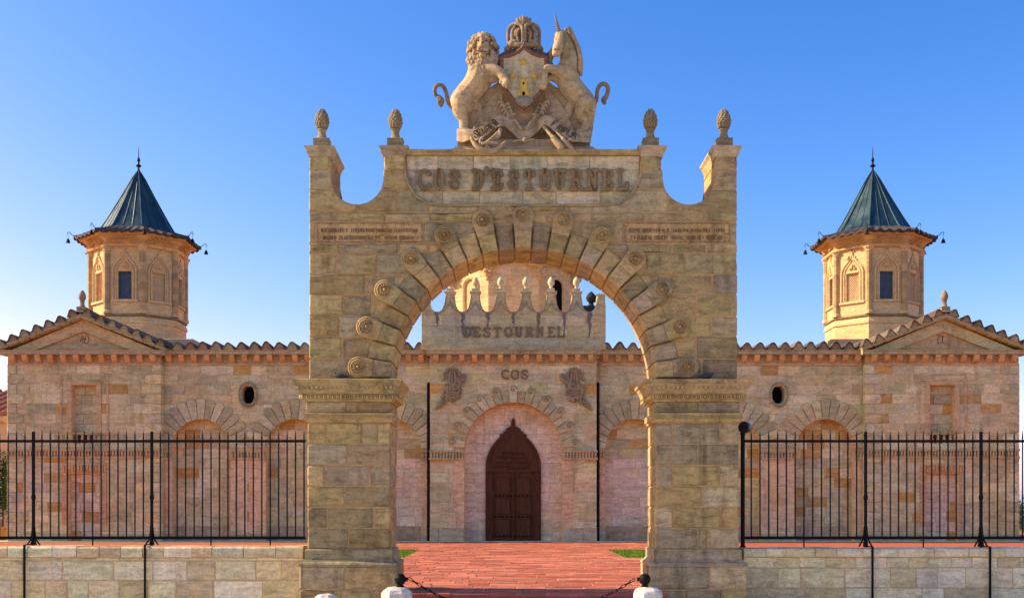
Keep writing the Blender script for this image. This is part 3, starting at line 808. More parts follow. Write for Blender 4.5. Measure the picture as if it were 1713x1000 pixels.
while t < 1:
    p = arc(t); d = (arc(min(1, t+.002))-arc(max(0, t-.002))).normalized()
    o = lk if i == 0 else link('chain_link', lme, ch)
    o.location = p-ch.location
    o.rotation_euler = (d.to_track_quat('X', 'Z') @ Quaternion((1, 0, 0), pi/2*(i % 2)+.3)).to_euler()
    t += .078/((arc(min(1, t+.002))-arc(max(0, t-.002))).length/.004 if 0 < t < 1 else (arc(.002)-arc(0)).length/.002); i += 1

# pigeons on the impost ledges
for px, fl, lab in ((569, 1, 'grey pigeon resting on the left impost ledge'), (1182, -1, 'dark pigeon resting on the right impost ledge')):
    Yp = YA-.10; X = wx(px, Yp); zz = za(635)+.004
    pg = thing('pigeon', (X, Yp, zz), lab, 'pigeon', 'pigeons on the arch')
    m = MB(); d = fl
    m.tube([(X-.11*d, Yp, zz+.075), (X-.08*d, Yp, zz+.06), (X-.03*d, Yp, zz+.05), (X+.04*d, Yp, zz+.045), (X+.09*d, Yp, zz+.04), (X+.15*d, Yp, zz+.036)], [.006, .026, .044, .042, .024, .010], 10)
    m.ell((X-.085*d, Yp, zz+.083), (.024, .02, .022), 8, 6); m.tube([(X-.102*d, Yp, zz+.082), (X-.125*d, Yp, zz+.077)], [.007, .002], 6)
    m.build('body', M_FEATH, pg, smooth=True)

# ================================================================== COAT OF ARMS (lion, unicorn, shield)
YS = YA+.42                                    # centre plane of the carving on top of the gate
kS = YS/F
def Q(px, py, d=0): return Vector((wx(px, YS), YS-d*kS, wz(py, YS)))   # d in photo pixels towards the viewer
coat = thing('coat_of_arms', Q(875, 250), 'carved stone coat of arms with lion and unicorn crowning the gate', 'sculpture')
def sculpt(name, parts, parent, tint, vox=.013, smooth=3, mat_=None):
    """joins overlapping lumps into one continuous carved surface"""
    m = MB(); m.tint = tint
    for p in parts: p(m)
    me = bpy.data.meshes.new('tmp'); me.from_pydata(m.v, [], m.f)
    ob = bpy.data.objects.new('tmp', me); COL.objects.link(ob)
    r = ob.modifiers.new('r', 'REMESH'); r.mode = 'VOXEL'; r.voxel_size = vox
    s = ob.modifiers.new('s', 'SMOOTH'); s.factor = .5; s.iterations = smooth
    dg = bpy.context.evaluated_depsgraph_get()
    me2 = bpy.data.meshes.new_from_object(ob.evaluated_get(dg))
    bpy.data.objects.remove(ob); bpy.data.meshes.remove(me)
    off = Vector((0, 0, 0)); p = parent
    while p is not None: off += p.location; p = p.parent
    me2.transform(Matrix.Translation(-off))
    at = me2.attributes.new('tint', 'FLOAT_COLOR', 'FACE'); at.data.foreach_set('color', [tint[0], tint[1], tint[2], 1.0]*len(me2.polygons))
    me2.polygons.foreach_set('use_smooth', [True]*len(me2.polygons))
    me2.materials.clear(); me2.materials.append(mat_ or M_SCU); me2.name = name
    return link(name, me2, parent)
def limb(*pts):                                # (px, py, depth, radius) in photo pixels
    def f(m):
        q = [Q(a, b, c) for a, b, c, r in pts]; rr = [r*kS for *_, r in pts]
        # subdivide for round bends
        P2, R2 = [], []
        for i in range(len(q)-1):
            p0, p1, p2, p3 = q[max(i-1, 0)], q[i], q[i+1], q[min(i+2, len(q)-1)]
            for k in range(4):
                t = k/4
                P2.append(.5*((2*p1)+(p2-p0)*t+(2*p0-5*p1+4*p2-p3)*t*t+(3*p1-p0-3*p2+p3)*t**3)); R2.append(rr[i]+(rr[i+1]-rr[i])*t)
        P2.append(q[-1]); R2.append(rr[-1])
        m.tube(P2, R2, 12)
        m.ell(q[0], rr[0], 12, 8); m.ell(q[-1], rr[-1], 12, 8)
    return f
def lump(px, py, d, rx, rz, ry=None, rot=0):
    def f(m): m.ell(Q(px, py, d), (rx*kS, (ry or rx)*kS, rz*kS), 12, 8, M=Matrix.Rotation(rot, 3, 'Y'))
    return f
# lion: rearing body, head turned to the front
LT = jit(SCUP, .04)
lion = sculpt('lion', [
    limb((806, 112, 8, 21), (803, 132, 8, 23), (793, 148, 6, 21), (780, 163, 4, 21), (775, 176, 4, 20)),
    lump(772, 172, 6, 19, 22, 18),
    limb((772, 172, 14, 16), (770, 190, 16, 13), (776, 205, 14, 8.5), (777, 220, 14, 7.5), (786, 231, 18, 7), (794, 233, 22, 6)),          # near hind leg
    limb((785, 175, -2, 12), (800, 182, -2, 10), (804, 194, 0, 7.5), (808, 206, 4, 6), (820, 213, 8, 5.5), (828, 215, 10, 5)),          # far hind leg
    limb((812, 122, 18, 13), (828, 128, 26, 10), (838, 135, 30, 8), (845, 146, 32, 7.5), (848, 152, 34, 8)),                          # raised foreleg
    limb((795, 125, 16, 12), (818, 136, 16, 9), (832, 136, 14, 7)),
    lump(843, 155, 36, 3.4, 4.5), lump(848, 158, 37, 3.4, 4.5), lump(853, 155, 36, 3.2, 4.4), lump(838, 150, 34, 3, 4),
    lump(789, 234, 27, 3, 3), lump(795, 235, 26, 3, 3), lump(801, 234, 24, 3, 3),
    lump(808, 88, 10, 17, 22, 16),
    lump(808, 84, 22, 11, 14, 8), lump(808, 93, 29, 9, 8, 8), lump(803, 96, 33, 4.8, 4.5, 4), lump(813, 96, 33, 4.8, 4.5, 4), lump(808, 89, 36, 4.0, 3.0, 3.2),   # muzzle
    limb((806, 74, 26, 4.5), (807, 88, 34, 3.6)), lump(800, 75.5, 27, 5.2, 2.6, 4), lump(815, 75.5, 27, 5.2, 2.6, 4), lump(808, 104, 27, 6.5, 5, 6), lump(808, 69, 20, 10, 5, 8),
], coat, LT, .0095, 1)
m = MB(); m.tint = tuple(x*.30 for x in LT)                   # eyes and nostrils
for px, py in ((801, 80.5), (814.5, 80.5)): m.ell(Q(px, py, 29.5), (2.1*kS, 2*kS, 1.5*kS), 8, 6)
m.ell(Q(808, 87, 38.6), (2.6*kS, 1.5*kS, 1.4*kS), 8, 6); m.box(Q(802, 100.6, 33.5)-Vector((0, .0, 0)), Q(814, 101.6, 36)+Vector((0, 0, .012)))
m.build('lion_features', M_SCU, lion, smooth=True)
tufts = []
rl = random.Random(3)
for ring, (rx, ry, dd, n, ln) in enumerate(((15, 18, 20, 15, 8), (20, 24, 15, 20, 9), (24, 28, 8, 24, 10), (24, 29, -2, 22, 10), (21, 26, -11, 16, 10))):
    for k in range(n):
        a = 2*pi*(k+.5*(ring % 2))/n+rl.uniform(-.1, .1)
        px, py = 808+rx*cos(a), 88-ry*sin(a)+(5 if sin(a) < 0 else 0)
        ex, ey = px+ln*.55*cos(a)*.5, py+ln*(.75-.35*sin(a))*.8
        tufts.append(limb((px, py, dd+2, 3.0), ((px+ex)/2+rl.uniform(-1.5, 1.5), (py+ey)/2, dd+3.5, 3.1), (ex, ey, dd+1, 1.5)))
for row in range(6):
    for k in range(10-row):
        px = 808+(k-(9-row)/2)*5.4; py = 104+row*5.6+rl.uniform(-1, 1)
        tufts.append(limb((px, py, 27-abs(px-808)*.35, 2.6), (px+rl.uniform(-1.5, 1.5), py+4, 29-abs(px-808)*.35, 2.7), (px+rl.uniform(-2, 2), py+8.5, 26-abs(px-808)*.35, 1.3)))
tufts.append(lump(808, 88, -2, 20, 26, 14))
sculpt('mane', tufts, lion, tuple(x*.92 for x in LT), .0085, 1)
TAILT = tuple(x*.55 for x in SCUP)
sculpt('tail', [limb((757, 181, 2, 3.6), (750, 172, 2, 3.4), (747, 158, 2, 3.4), (742, 146, 2, 3.4), (734, 143, 2, 3.4), (728, 148, 2, 3.4), (728, 158, 2, 3.2), (733, 164, 2, 3)), limb((734, 163, 2, 3.5), (738, 170, 3, 6), (738, 177, 3, 3.5)), limb((734, 166, 4, 3), (735, 174, 5, 3.5), (738, 180, 4, 1.5))], lion, TAILT, .008, 2)
# unicorn
UT = jit(SCUP, .04)
uni = sculpt('unicorn', [
    limb((943, 76, 12, 13), (950, 92, 10, 15), (952, 110, 10, 17), (948, 128, 10, 20), (953, 146, 8, 20), (968, 162, 4, 19), (980, 174, 2, 18)),
    lump(980, 178, 4, 18, 22, 17),
    limb((938, 70, 16, 12), (936, 82, 22, 12), (932, 92, 27, 9.6), (930, 99, 29, 8)), lump(929.5, 102, 30, 7.4, 5.6, 7), lump(942, 84, 17, 12, 12, 11), lump(931, 96, 33, 4, 4, 4), lump(935, 77, 25, 4, 7, 4),
    limb((943, 66, 14, 4), (946, 58, 13, 3), (947, 53, 12, 1)), limb((934, 66, 18, 3), (933, 60, 18, 2)),
    limb((937, 128, 20, 12), (924, 127, 27, 7.5), (913, 127, 31, 6), (910.5, 139, 33, 4.8), (910, 147, 33, 4.6), (909, 152, 33, 5.6), (907.5, 157, 33, 6.2)),
    limb((935, 136, 10, 10), (920, 135, 14, 6), (913, 143, 15, 4.5)),
    limb((978, 178, 12, 16), (972, 196, 14, 11), (980, 209, 12, 7), (974, 222, 14, 5.8), (966, 230, 17, 6.6), (960, 233, 19, 6)),
    limb((965, 172, -2, 12), (953, 181, 0, 9), (952, 193, 2, 6.2), (943, 203, 6, 4.6), (935, 211, 8, 5), (931, 216, 9, 5)),
    limb((982, 192, 0, 14), (984, 208, -2, 9), (983, 228, 0, 7)),
], coat, UT, .0095, 1)
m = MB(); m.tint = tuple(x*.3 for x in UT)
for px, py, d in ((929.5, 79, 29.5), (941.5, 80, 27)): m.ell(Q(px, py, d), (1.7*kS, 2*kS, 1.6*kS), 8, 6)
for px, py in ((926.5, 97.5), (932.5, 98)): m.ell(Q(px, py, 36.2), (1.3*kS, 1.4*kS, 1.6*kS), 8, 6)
m.build('unicorn_features', M_SCU, uni, smooth=True)
tufts = []
for k in range(15):
    t = k/14; bx, by = 951+17*sin(t*pi*.62), 56+64*t
    for q in range(2):
        tufts.append(limb((bx-5*q, by, 20-6*q, 3.0), (bx+3-4*q, by+6, 19-8*q, 3.6), (bx+5-3*q, by+12, 13-8*q, 1.4)))
for k in range(7): tufts.append(limb((925-k*.9, 84+k*5, 6, 3.2), (921-k*.6, 90+k*5, 6, 3.4), (921, 95+k*5, 5, 1.6)))
for k in range(4): tufts.append(limb((937+k*2, 62, 20, 2.4), (934+k*2, 68, 25, 2.4), (935+k*2, 73, 26, 1.2)))
sculpt('mane', tufts, uni, tuple(x*.85 for x in UT), .0085, 1)
pts = []
m = MB(); m.tint = tuple(x*.5 for x in SCUP)
n = 60
m.tube([Q(934.5-7.3*t, 66-34.5*t, 22-2*t) for t in [q/n for q in range(n+1)]], [((3.5-2.7*t)*(1+.2*sin(t*55)))*kS for t in [q/n for q in range(n+1)]], 9); m.build('horn', M_SCU, uni)
sculpt('tail', [limb((994, 176, 2, 3.6), (998, 166, 2, 3.5), (999, 153, 2, 3.5), (1004, 143, 2, 3.6), (1012, 142, 2, 3.6), (1017, 149, 2, 3.7), (1015, 160, 2, 3.8), (1010, 168, 2, 5), (1011, 173, 2, 3.5))], uni, TAILT, .008, 2)
# shield
def outline():
    L = [(876, 84), (872, 92), (862, 99), (850, 103.5), (839, 105.5), (839, 130), (841, 148), (848, 163), (860, 178), (876, 191)]
    return L+[(1752-x, y) for x, y in L[1:-1][::-1]]
o2 = [(wx(x, YS), wz(y, YS)) for x, y in outline()]          # CCW: down the left side, up the right
m = MB(); m.tint = lin((206, 186, 142)); m.ext(o2, front(YS), -.02, .24, .012); sh = m.build('shield', M_SCU, coat)
m = MB(); rim = o2+[o2[0]]
m.tube([(u, YS-.235, v) for u, v in o2], 3.7*kS, 8, closed=True); m.build('shield_frame', M_REDB, sh)
m = MB()
for i in range(len(o2)):
    a, b = Vector(o2[i]), Vector(o2[(i+1) % len(o2)])
    for k in range(max(1, int((b-a).length/.075))):
        p = a.lerp(b, (k+.5)/max(1, int((b-a).length/.075))); m.ell((p.x, YS-.235-3.6*kS, p.y), .008, 6, 4)
m.tint = lin((170, 150, 120)); m.build('frame_studs', M_SCU, sh)
for px, py in ((875, 113), (856.5, 136.5), (894, 136.5)):
    m = MB(); c = Q(px, py)
    ring = []
    for k in range(10):
        r = (7.4 if k % 2 == 0 else 3.2)*kS; a = pi/2+2*pi*k/10; ring.append((c.x+r*cos(a), c.z+r*sin(a)))
    b0 = m.add([(u, YS-.238, v) for u, v in ring]); top = m.add([(c.x, YS-.275, c.z)])
    mid = m.add([(u, YS-.252, v) for u, v in ring])
    for k in range(10):
        k2 = (k+1) % 10; m.face((b0+k, b0+k2, mid+k2, mid+k)); m.face((mid+k, mid+k2, top))
    m.build('star', M_GILT, sh)
m = MB(); fr = front(YS)
cz = lambda pts: [(wx(x, YS), wz(y, YS)) for x, y in pts]
m.ext(cz([(866, 170), (885, 170), (884, 160), (881.5, 159), (881.5, 146), (883.5, 145), (883.5, 140), (880, 140), (880, 142.5), (877.5, 142.5), (877.5, 140), (873.5, 140), (873.5, 142.5), (871, 142.5), (871, 140), (867.5, 140), (867.5, 145), (869.5, 146), (869.5, 159), (867, 160)]), fr, .235, .265, .006)
ca = m.build('castle', M_GILT, sh)
for w, (x, y, r) in enumerate(((875.5, 149.5, 1.6), (875.5, 166.5, 2.6))):
    m = MB(); m.ext([(wx(x, YS)+r*kS*cos(2*pi*k/12), wz(y, YS)+r*kS*1.25*sin(2*pi*k/12)) for k in range(12)], fr, .26, .268, .001); m.build('castle_opening', M_VOID, ca)
sculpt('ground_mound', [lump(876, 179, 26, 14, 9, 5), lump(868, 178, 27, 7, 5, 4), lump(885, 178, 27, 7, 5, 4)], sh, lin((150, 140, 118)), .01, 1)
# crown above the shield
CT = tuple(x*.6 for x in SCUP)
parts = [limb((852, 80, 12, 4), (864, 84, 20, 4.5), (876, 85, 22, 4.5), (888, 84, 20, 4.5), (901, 80, 12, 4)), lump(857, 80, 16, 6.5, 7), lump(895, 80, 16, 6.5, 7), lump(850, 86, 8, 7, 6), lump(902, 86, 8, 7, 6), lump(876, 64, 4, 23, 20, 13), lump(866, 62, 12, 7, 9, 6), lump(886, 62, 12, 7, 9, 6), lump(876, 84, 14, 20, 6, 8)]
for s in (-1, 1):
    X = lambda d: 876+s*d
    parts += [limb((X(2), 82, 22, 3), (X(2), 62, 24, 2.8), (X(4), 52, 20, 2.8), (X(12), 47, 16, 3)), limb((X(25), 78, 10, 3), (X(26), 64, 10, 3.2), (X(24), 52, 10, 3.4), (X(14), 46, 12, 3.4), (X(4), 49, 14, 3)),
              limb((X(18), 76, 18, 2.6), (X(19), 62, 20, 2.6), (X(15), 53, 18, 2.4)), limb((X(9), 78, 21, 2.4), (X(11), 66, 22, 2.4), (X(8), 58, 21, 2.2)), limb((X(14), 78, 20, 3.4), (X(20), 78, 18, 3.4))]
    parts += [limb((876, 50, 8, 3), (X(7), 44, 9, 3.4), (X(11), 36, 8, 2.4)), limb((876, 47, 9, 3), (X(4), 40, 10, 3.2), (X(5), 33, 9, 1.8)), lump(X(9), 39, 9, 3, 4)]
parts.append(limb((876, 48, 10, 3.6), (876, 38, 11, 3.2), (875, 32, 10, 1.8)))
sculpt('crown', parts, coat, CT, .0085, 1, M_LICH)
parts = [limb((838, 100, 4, 7), (850, 94, 6, 7), (862, 90, 6, 6)), limb((914, 100, 4, 7), (902, 94, 6, 7), (890, 90, 6, 6)), limb((905, 100, 0, 9), (918, 96, 0, 8), (923, 88, 0, 5)), limb((838, 108, -4, 7), (836, 130, -4, 6)), limb((918, 108, -4, 8), (920, 128, -4, 7))]
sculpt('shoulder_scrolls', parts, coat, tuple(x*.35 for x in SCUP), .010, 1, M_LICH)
# drapery mantle behind and under the shield
parts = []
m_ = [(790, 172), (812, 152), (834, 138), (918, 138), (938, 152), (962, 172), (984, 225), (984, 246), (768, 246), (770, 225)]
def mantle(m):
    q = [(wx(x, YS), wz(y, YS)) for x, y in m_]
    m.loft([[(u, YS+.2, v) for u, v in q], [(u, YS-.03, v) for u, v in q]])
parts.append(mantle)
for k in range(9):
    t = k/8; x0 = 835+t*8; x1 = 786+t*70
    parts.append(limb((838+t*12, 150+t*20, 2, 2.6), (830+t*12-16*(1-t), 180+t*8, 4, 3.6), (x1+8, 222, 4, 4.2)))
    parts.append(limb((914-t*12, 150+t*20, 2, 2.6), (922-t*12+16*(1-t), 180+t*8, 4, 3.6), (1752-x1-8, 222, 4, 4.2)))
sculpt('mantle', parts, coat, tuple(x*.9 for x in SCUP), .012, 1)
# acanthus leaves beside the shield tip
parts = []
for s in (-1, 1):
    X = lambda x: 876+s*x
    for k in range(6):
        parts.append(limb((X(34-k*3), 178+k*5, 12, 2.2), (X(40-k*3.2), 174+k*6, 14, 2.4), (X(42-k*3), 180+k*6, 13, 1.2)))
        parts.append(limb((X(30-k*3), 180+k*5, 12, 2), (X(25-k*2), 178+k*6, 14, 2.2), (X(23-k*2), 184+k*5, 13, 1.2)))
    parts.append(limb((X(38), 160, 10, 2), (X(34), 180, 12, 2.4), (X(20), 205, 16, 2.8), (X(3), 222, 20, 2.6)))
    parts.append(limb((X(22), 206, 18, 2.6), (X(12), 212, 22, 2.6), (X(5), 224, 24, 2.2))); parts.append(limb((X(14), 196, 14, 2.2), (X(24), 198, 16, 2.4), (X(26), 206, 16, 2)))
parts += [lump(866, 215, 22, 2.4, 2.4), lump(886, 215, 22, 2.4, 2.4)]
sculpt('acanthus_leaves', parts, coat, tuple(x*.95 for x in SCUP), .0085, 1)
# motto ribbon: a real folded band
def ribbon_curve(t):                            # centre line and half height in photo pixels, t in 0..1
    K = [(0, 765, 233, 22, 11), (.07, 778, 236, 30, 11), (.17, 797, 236, 33, 10), (.27, 818, 226, 32, 10), (.34, 832, 213, 30, 9.5), (.39, 843, 211, 28, 9), (.43, 854, 219, 24, 11), (.465, 864, 226, 22, 12), (.5, 876, 229, 21, 12), (.535, 888, 226, 22, 12), (.57, 898, 219, 24, 11), (.61, 909, 211, 28, 9), (.66, 920, 213, 30, 9.5), (.73, 934, 226, 32, 10), (.83, 955, 238, 33, 10), (.93, 974, 240, 30, 9.5), (1, 987, 234, 22, 10)]
    for a, b in zip(K, K[1:]):
        if a[0] <= t <= b[0]:
            u = (t-a[0])/(b[0]-a[0]); u = u*u*(3-2*u)*.5+u*.5
            return [p+(q-p)*u for p, q in zip(a[1:], b[1:])]
m = MB(); m.tint = tuple(x*1.0 for x in SCUP); n = 96; rings = []
for i in range(n+1):
    t = i/n; x, y, d, h = ribbon_curve(t)
    fold = 2.6*sin(t*n*.78)*(1 if .36 < t < .64 else .25)
    up_, lo2 = Q(x, y-h, d+fold*.4-3), Q(x, y+h+1.2*sin(t*40), d+fold+3)
    rings.append([up_, lo2, lo2+Vector((0, .05, 0)), up_+Vector((0, .05, 0))])
m.loft(rings); rb = m.build('motto_ribbon', M_SCU, coat, smooth=False)
for word, t0, t1 in (('SEMPER', .155, .335), ('FIDELIS', .675, .865)):
    for i, chh in enumerate(word):
        t = t0+(t1-t0)*(i+.5)/len(word); x, y, d, h = ribbon_curve(t); xa_, ya_, *_ = ribbon_curve(t-.02); xb_, yb_, *_ = ribbon_curve(t+.02)
        rot = atan2(-(yb_-ya_), xb_-xa_); c = Q(x, y, d+.5)
        w, hh = 6.2*kS, 12*kS
        bx_ = c.x-(w/2*cos(rot)-hh/2*sin(rot)); bz_ = c.z-(w/2*sin(rot)+hh/2*cos(rot))
        m = MB(); letter(m, chh, bx_, bz_, w, hh, c.y-.006, .0115, tuple(x*.22 for x in SCUP), knob=False, rot=rot); m.build('letter', M_SCU, rb)
# anchor, oar and spear across the gate's edge
d0 = 40
AT = tuple(x*.9 for x in SCUP)
sculpt('anchor', [limb((790, 246, d0+6, 2.6), (796, 257, d0+8, 4), (806, 265, d0+9, 4.6), (822, 269, d0+9, 4.6), (836, 262, d0+8, 3.8), (846, 252, d0+6, 2)), limb((820, 266, d0+8, 3.6), (814, 256, d0+6, 3.2), (826, 243, d0, 3.2), (838, 228, d0-10, 3.2)), limb((808, 243, d0-2, 2.4), (804, 250, d0+2, 2.4), (808, 258, d0+6, 2.4)), limb((836, 228, d0-6, 2.4), (836, 238, d0-3, 2.6), (829, 244, d0-2, 2.6))]
       + [lump(808+k*2.6, 256.5-1.6*sin(k*pi/9), d0+11, 2.1, 2.4) for k in range(10)], coat, AT, .0085, 1)
sculpt('oar', [limb((908, 222, d0-10, 2.6), (918, 236, d0-3, 2.8), (924, 244, d0+2, 3.4)), limb((924, 245, d0+2, 5), (931, 254, d0+4, 5.8), (936, 261, d0+6, 5.5))], coat, AT, .0085, 1)
sculpt('spear', [limb((920, 222, d0-10, 2), (932, 236, d0-3, 2), (942, 248, d0+2, 2.4)), limb((940, 247, d0+3, 4), (948, 256, d0+4, 4), (957, 266, d0+5, 2.4), (962, 272, d0+6, .8)), limb((940, 250, d0+2, 2), (948, 249, d0+2, 2.2), (954, 246, d0+2, 1.6))], coat, AT, .0085, 1)
sculpt('knot_ornament', [limb((858, 248, d0-8, 1.6), (866, 246, d0-6, 2.4), (874, 247, d0-4, 1.6)), limb((880, 247, d0-4, 1.6), (888, 245, d0-6, 2.6), (893, 243, d0-8, 1.4)), lump(877, 246, d0-3, 3.4, 4)], coat, AT, .0085, 1)
m = MB(); m.tint = jit(ARCH[5], .05); x0, x1 = wx(757, YS), wx(996, YS)
m.rectsweep(x0, x1, YS-.32, YS+.3, [(.0, za(250)+.004), (.0, za(246)), (-.04, za(243.5)), (-.06, za(240))]); m.build('base_slab', M_LICH, coat)
m = MB(); m.tint = tuple(x*.85 for x in SCUP); m.box((wx(766, YS), YS-.16, za(242)), (wx(986, YS), YS+.24, za(224))); m.box((wx(815, YS), YS-.26, za(250)+.006), (wx(958, YS), YS-.15, za(228))); m.build('backing_block', M_SCU, coat)

# ================================================================== CHATEAU FACADE
YG, YP, YC = 44.8, 44.45, 44.4
chat = thing('chateau_building', (0, YG, 0), 'long pale limestone chateau front with niches, pediments and carved portal', 'building')
bulk = MB()                                       # small stones past the 300 largest
H = .3862                                         # course height
NC = 18
CL = [k*H for k in range(NC+1)]
ZT = CL[-1]
ku = lambda u, Y: u*Y/F
zf = lambda py, Y=YG: wz(py, Y)
snap = lambda z: min(CL, key=lambda c: abs(c-z))
NU = (203, 365, 522)
SPR = zf(750); RN = ku(49, YG); RV = ku(76, YG)
pending = []                                      # (area, poly, frame, d0, tint)
def field(polys, fr, d0, pal, orange=.12, bev=.012, proud=.005):
    for p in polys:
        t = pick(FACO if RND.random() < orange else pal, .13)
        pending.append((area(p), p, fr, d0, RND.uniform(-proud, proud), bev, t))
def solid(name, a, b, tint, mat_=None, parent=None):
    m = MB(); m.box(a, b, tint); return m.build(name, mat_ or M_FAC, parent or chat)
U0, U1 = ku(139, YG), ku(590, YG)
for s in (-1, 1):
    cs = [s*ku(u, YG) for u in NU]
    oc = s*ku(443.5, YG); oz0, oz1 = zf(669), zf(637)
    ow = ku(10.2, YG)
    x0, x1 = sorted((s*(U0-.1), s*(U1+.1)))
    def lo(u, cs=cs):
        for c in cs:
            if abs(u-c) < RV: return SPR+sqrt(RV**2-(u-c)**2)
        return -9
    cuts = [(c-RN, c+RN, -1, SPR-.02) for c in cs]+[(oc-ow, oc+ow, oz0, oz1)]
    zs = list(CL)
    # make course lines meet the round window
    polys = blocks(x0, x1, zs, .55, 1.3, lo=lo, cuts=[c for c in cuts if c[2] < 0]+[(oc-ow*1.25, oc+ow*1.25, snap(oz0), snap(oz1))], gap=.012, us=20)
    field(polys, front(YG), -.06, FACADE, .07)
    # wall body with niche and round openings
    br = sorted(set([x0, x1]+[c+q*RN for c in cs for q in (-1, 1)]+[oc-ow, oc+ow]))
    strips = []
    for a, b in zip(br, br[1:]):
        mid = (a+b)/2
        c = next((c for c in cs if abs(mid-c) < RN), None)
        if c is not None: strips.append((a, b, 24, lambda u, c=c: [(SPR+sqrt(max(0, RN**2-(u-c)**2)), ZT+.3)]))
        elif abs(mid-oc) < ow: strips.append((a, b, 1, lambda u: [(0, snap(oz0)+.04), (snap(oz1)-.04, ZT+.3)]))
        else: strips.append((a, b, 1, lambda u: [(0, ZT+.3)]))
    core('wall', strips, YG+.014, YG+.42, M_FAC, chat, MORTF)
    # niche backs
    for c in cs:
        if True:
            hi = lambda u, c=c: SPR+sqrt(max(0, (RN+.06)**2-(u-c)**2))
            polys = blocks(c-RN-.03, c+RN+.03, [0]+[k*H+.2 for k in range(1, 14)]+[SPR+RN+.1], .5, .95, hi=hi, gap=.008, us=16)
            for p in polys:
                zc = sum(q[1] for q in p)/len(p)
                t = pick(PINK if (abs(c) < ku(260, YG) and zc < SPR-.2) else (FACO if RND.random() < .18 else FACADE), .1)
                if zc < .4: t = jit(lin((196, 168, 132)))
                pending.append((area(p), p, front(YG+.42), -.04, RND.uniform(-.003, .003), .006, t))
    # niche arch stones
    for c in cs:
        nv = 15
        for k in range(nv):
            a0, a1 = pi*k/nv, pi*(k+1)/nv; r1 = RV+ku(RND.uniform(2, 5), YG)
            a = (a0+a1)/2; w = wedge(a0, a1, RN, r1-.06, (c, SPR), .014, 2)
            tipc = (c+(r1-.06)*cos(a), SPR+(r1-.06)*sin(a)); hw = (r1-.06)*(a1-a0)/2-.012
            head = [(tipc[0]+hw*cos(a+q)*1.0, tipc[1]+hw*sin(a+q)*.9) for q in (-pi/2, -pi/4, 0, pi/4, pi/2)]
            m = MB(); m.ext(head+w[3:], front(YG), -.05, .055+RND.uniform(-.006, .006), .016, pick([tuple(x*.86 for x in q) for q in FACADE], .14)); m.build('voussoir', M_FAC, chat)
        m = MB(); m.tint = jit(LF((198, 150, 108)), .06)     # shaped soffit
        n = 24; m.loft([[(c+RN*cos(pi*k/n), y, SPR+RN*sin(pi*k/n)) for k in range(n+1)]+[(c+(RN+.05)*cos(pi*k/n), y, SPR+(RN+.05)*sin(pi*k/n)) for k in range(n, -1, -1)] for y in (YG-.02, YG+.415)]); m.build('niche_soffit', M_FAC, chat)
    # fluted bands between the niches
    def fluted(xa, xb, z0, z1, Y, parent=chat, proud=.085):
        m = MB(); m.tint = jit(LF((190, 152, 118)), .05)
        m.box((xa, Y-.016, z0), (xb, Y+.1, z1))
        m.box((xa-.02, Y-proud-.02, z1-.055), (xb+.02, Y+.08, z1+.012)); m.box((xa-.02, Y-proud-.01, z0-.045), (xb+.02, Y+.08, z0+.035))
        n = max(3, int((xb-xa)/.118))
        for k in range(n):
            x = xa+(xb-xa)*(k+.5)/n; m.box((x-.034, Y-proud, z0+.03), (x+.034, Y, z1-.05))
        m.build('fluted_band', M_FAC, parent)
    edges = [139-6, 203-49, 203+49, 365-49, 365+49, 522-49, 522+49, 590]
    for a, b in zip(edges[::2], edges[1::2]):
        xa, xb = sorted((s*ku(a, YG), s*ku(b, YG))); fluted(xa+.01, xb-.01, zf(766.5), zf(754), YG)
    # round window
    zc = (snap(oz0)+snap(oz1))/2
    m = MB(); n = 28
    def oval(rx, rz, y): return [(oc+rx*cos(2*pi*k/n), y, zc+rz*sin(2*pi*k/n)) for k in range(n)]
    m.tint = jit(LF((178, 150, 122)), .05)
    k_ = YG/F
    m.loft([oval(17*k_, 22.5*k_, YG), oval(16.5*k_, 22*k_, YG-.06), oval(14.5*k_, 20*k_, YG-.09), oval(12.5*k_, 17.8*k_, YG-.07), oval(11*k_, 16.2*k_, YG-.03), oval(10.6*k_, 15.9*k_, YG+.41)], cap0=False, cap1=False); wn = m.build('round_window', M_FAC, chat)
    m = MB()
    for k in range(26):
        a = 2*pi*k/26; m.ell((oc+14.6*k_*cos(a), YG-.085, zc+19.6*k_*sin(a)), .042, 6, 4, jit(LF((150, 128, 104)), .2))
    m.build('carved_wreath', M_FAC, wn)
    m = MB(); m.loft([oval(11.5*k_, 16.6*k_, YG+.40), oval(11.5*k_, 16.6*k_, YG+.43)]); m.build('pane', M_VOID, wn)
    # base course and kerb
    polys = blocks(x0, x1, [0, .30], .7, 1.3, cuts=[(c-RN, c+RN, -1, 2) for c in cs], gap=.01)
    for p in polys: m = MB(); m.ext(p, front(YG), -.02, .03, .01, jit(LF((182, 156, 130)), .1)); m.build('plinth_stone', M_FAC, chat)

    # ---------------- end pavilion
    PXa, PXb = 590, 845
    kp = YP/F; pc = s*ku(717.5, YP); hw = ku(127.5, YP)
    pa, pb = pc-hw, pc+hw
    zz = lambda py: wz(py, YP)
    win = (pc-20.5*kp, pc+20.5*kp, snap(zz(719)), snap(zz(644)))
    door = (pc-27*kp, pc+27*kp, 0, snap(zz(793)))
    bal = (win[0], win[1], snap(zz(719))-H, snap(zz(719)))
    q14 = 14*kp
    polys = blocks(pa+q14, pb-q14, CL, .5, 1.15, cuts=[win, door, bal], gap=.012)
    field(polys, front(YP), -.06, FACADE, .06)
    sp_d = lambda u: [(door[3], bal[2]), (win[3], ZT+.3)]
    sp_m = lambda u: [(door[3], bal[2]), (win[3], ZT+.3)]
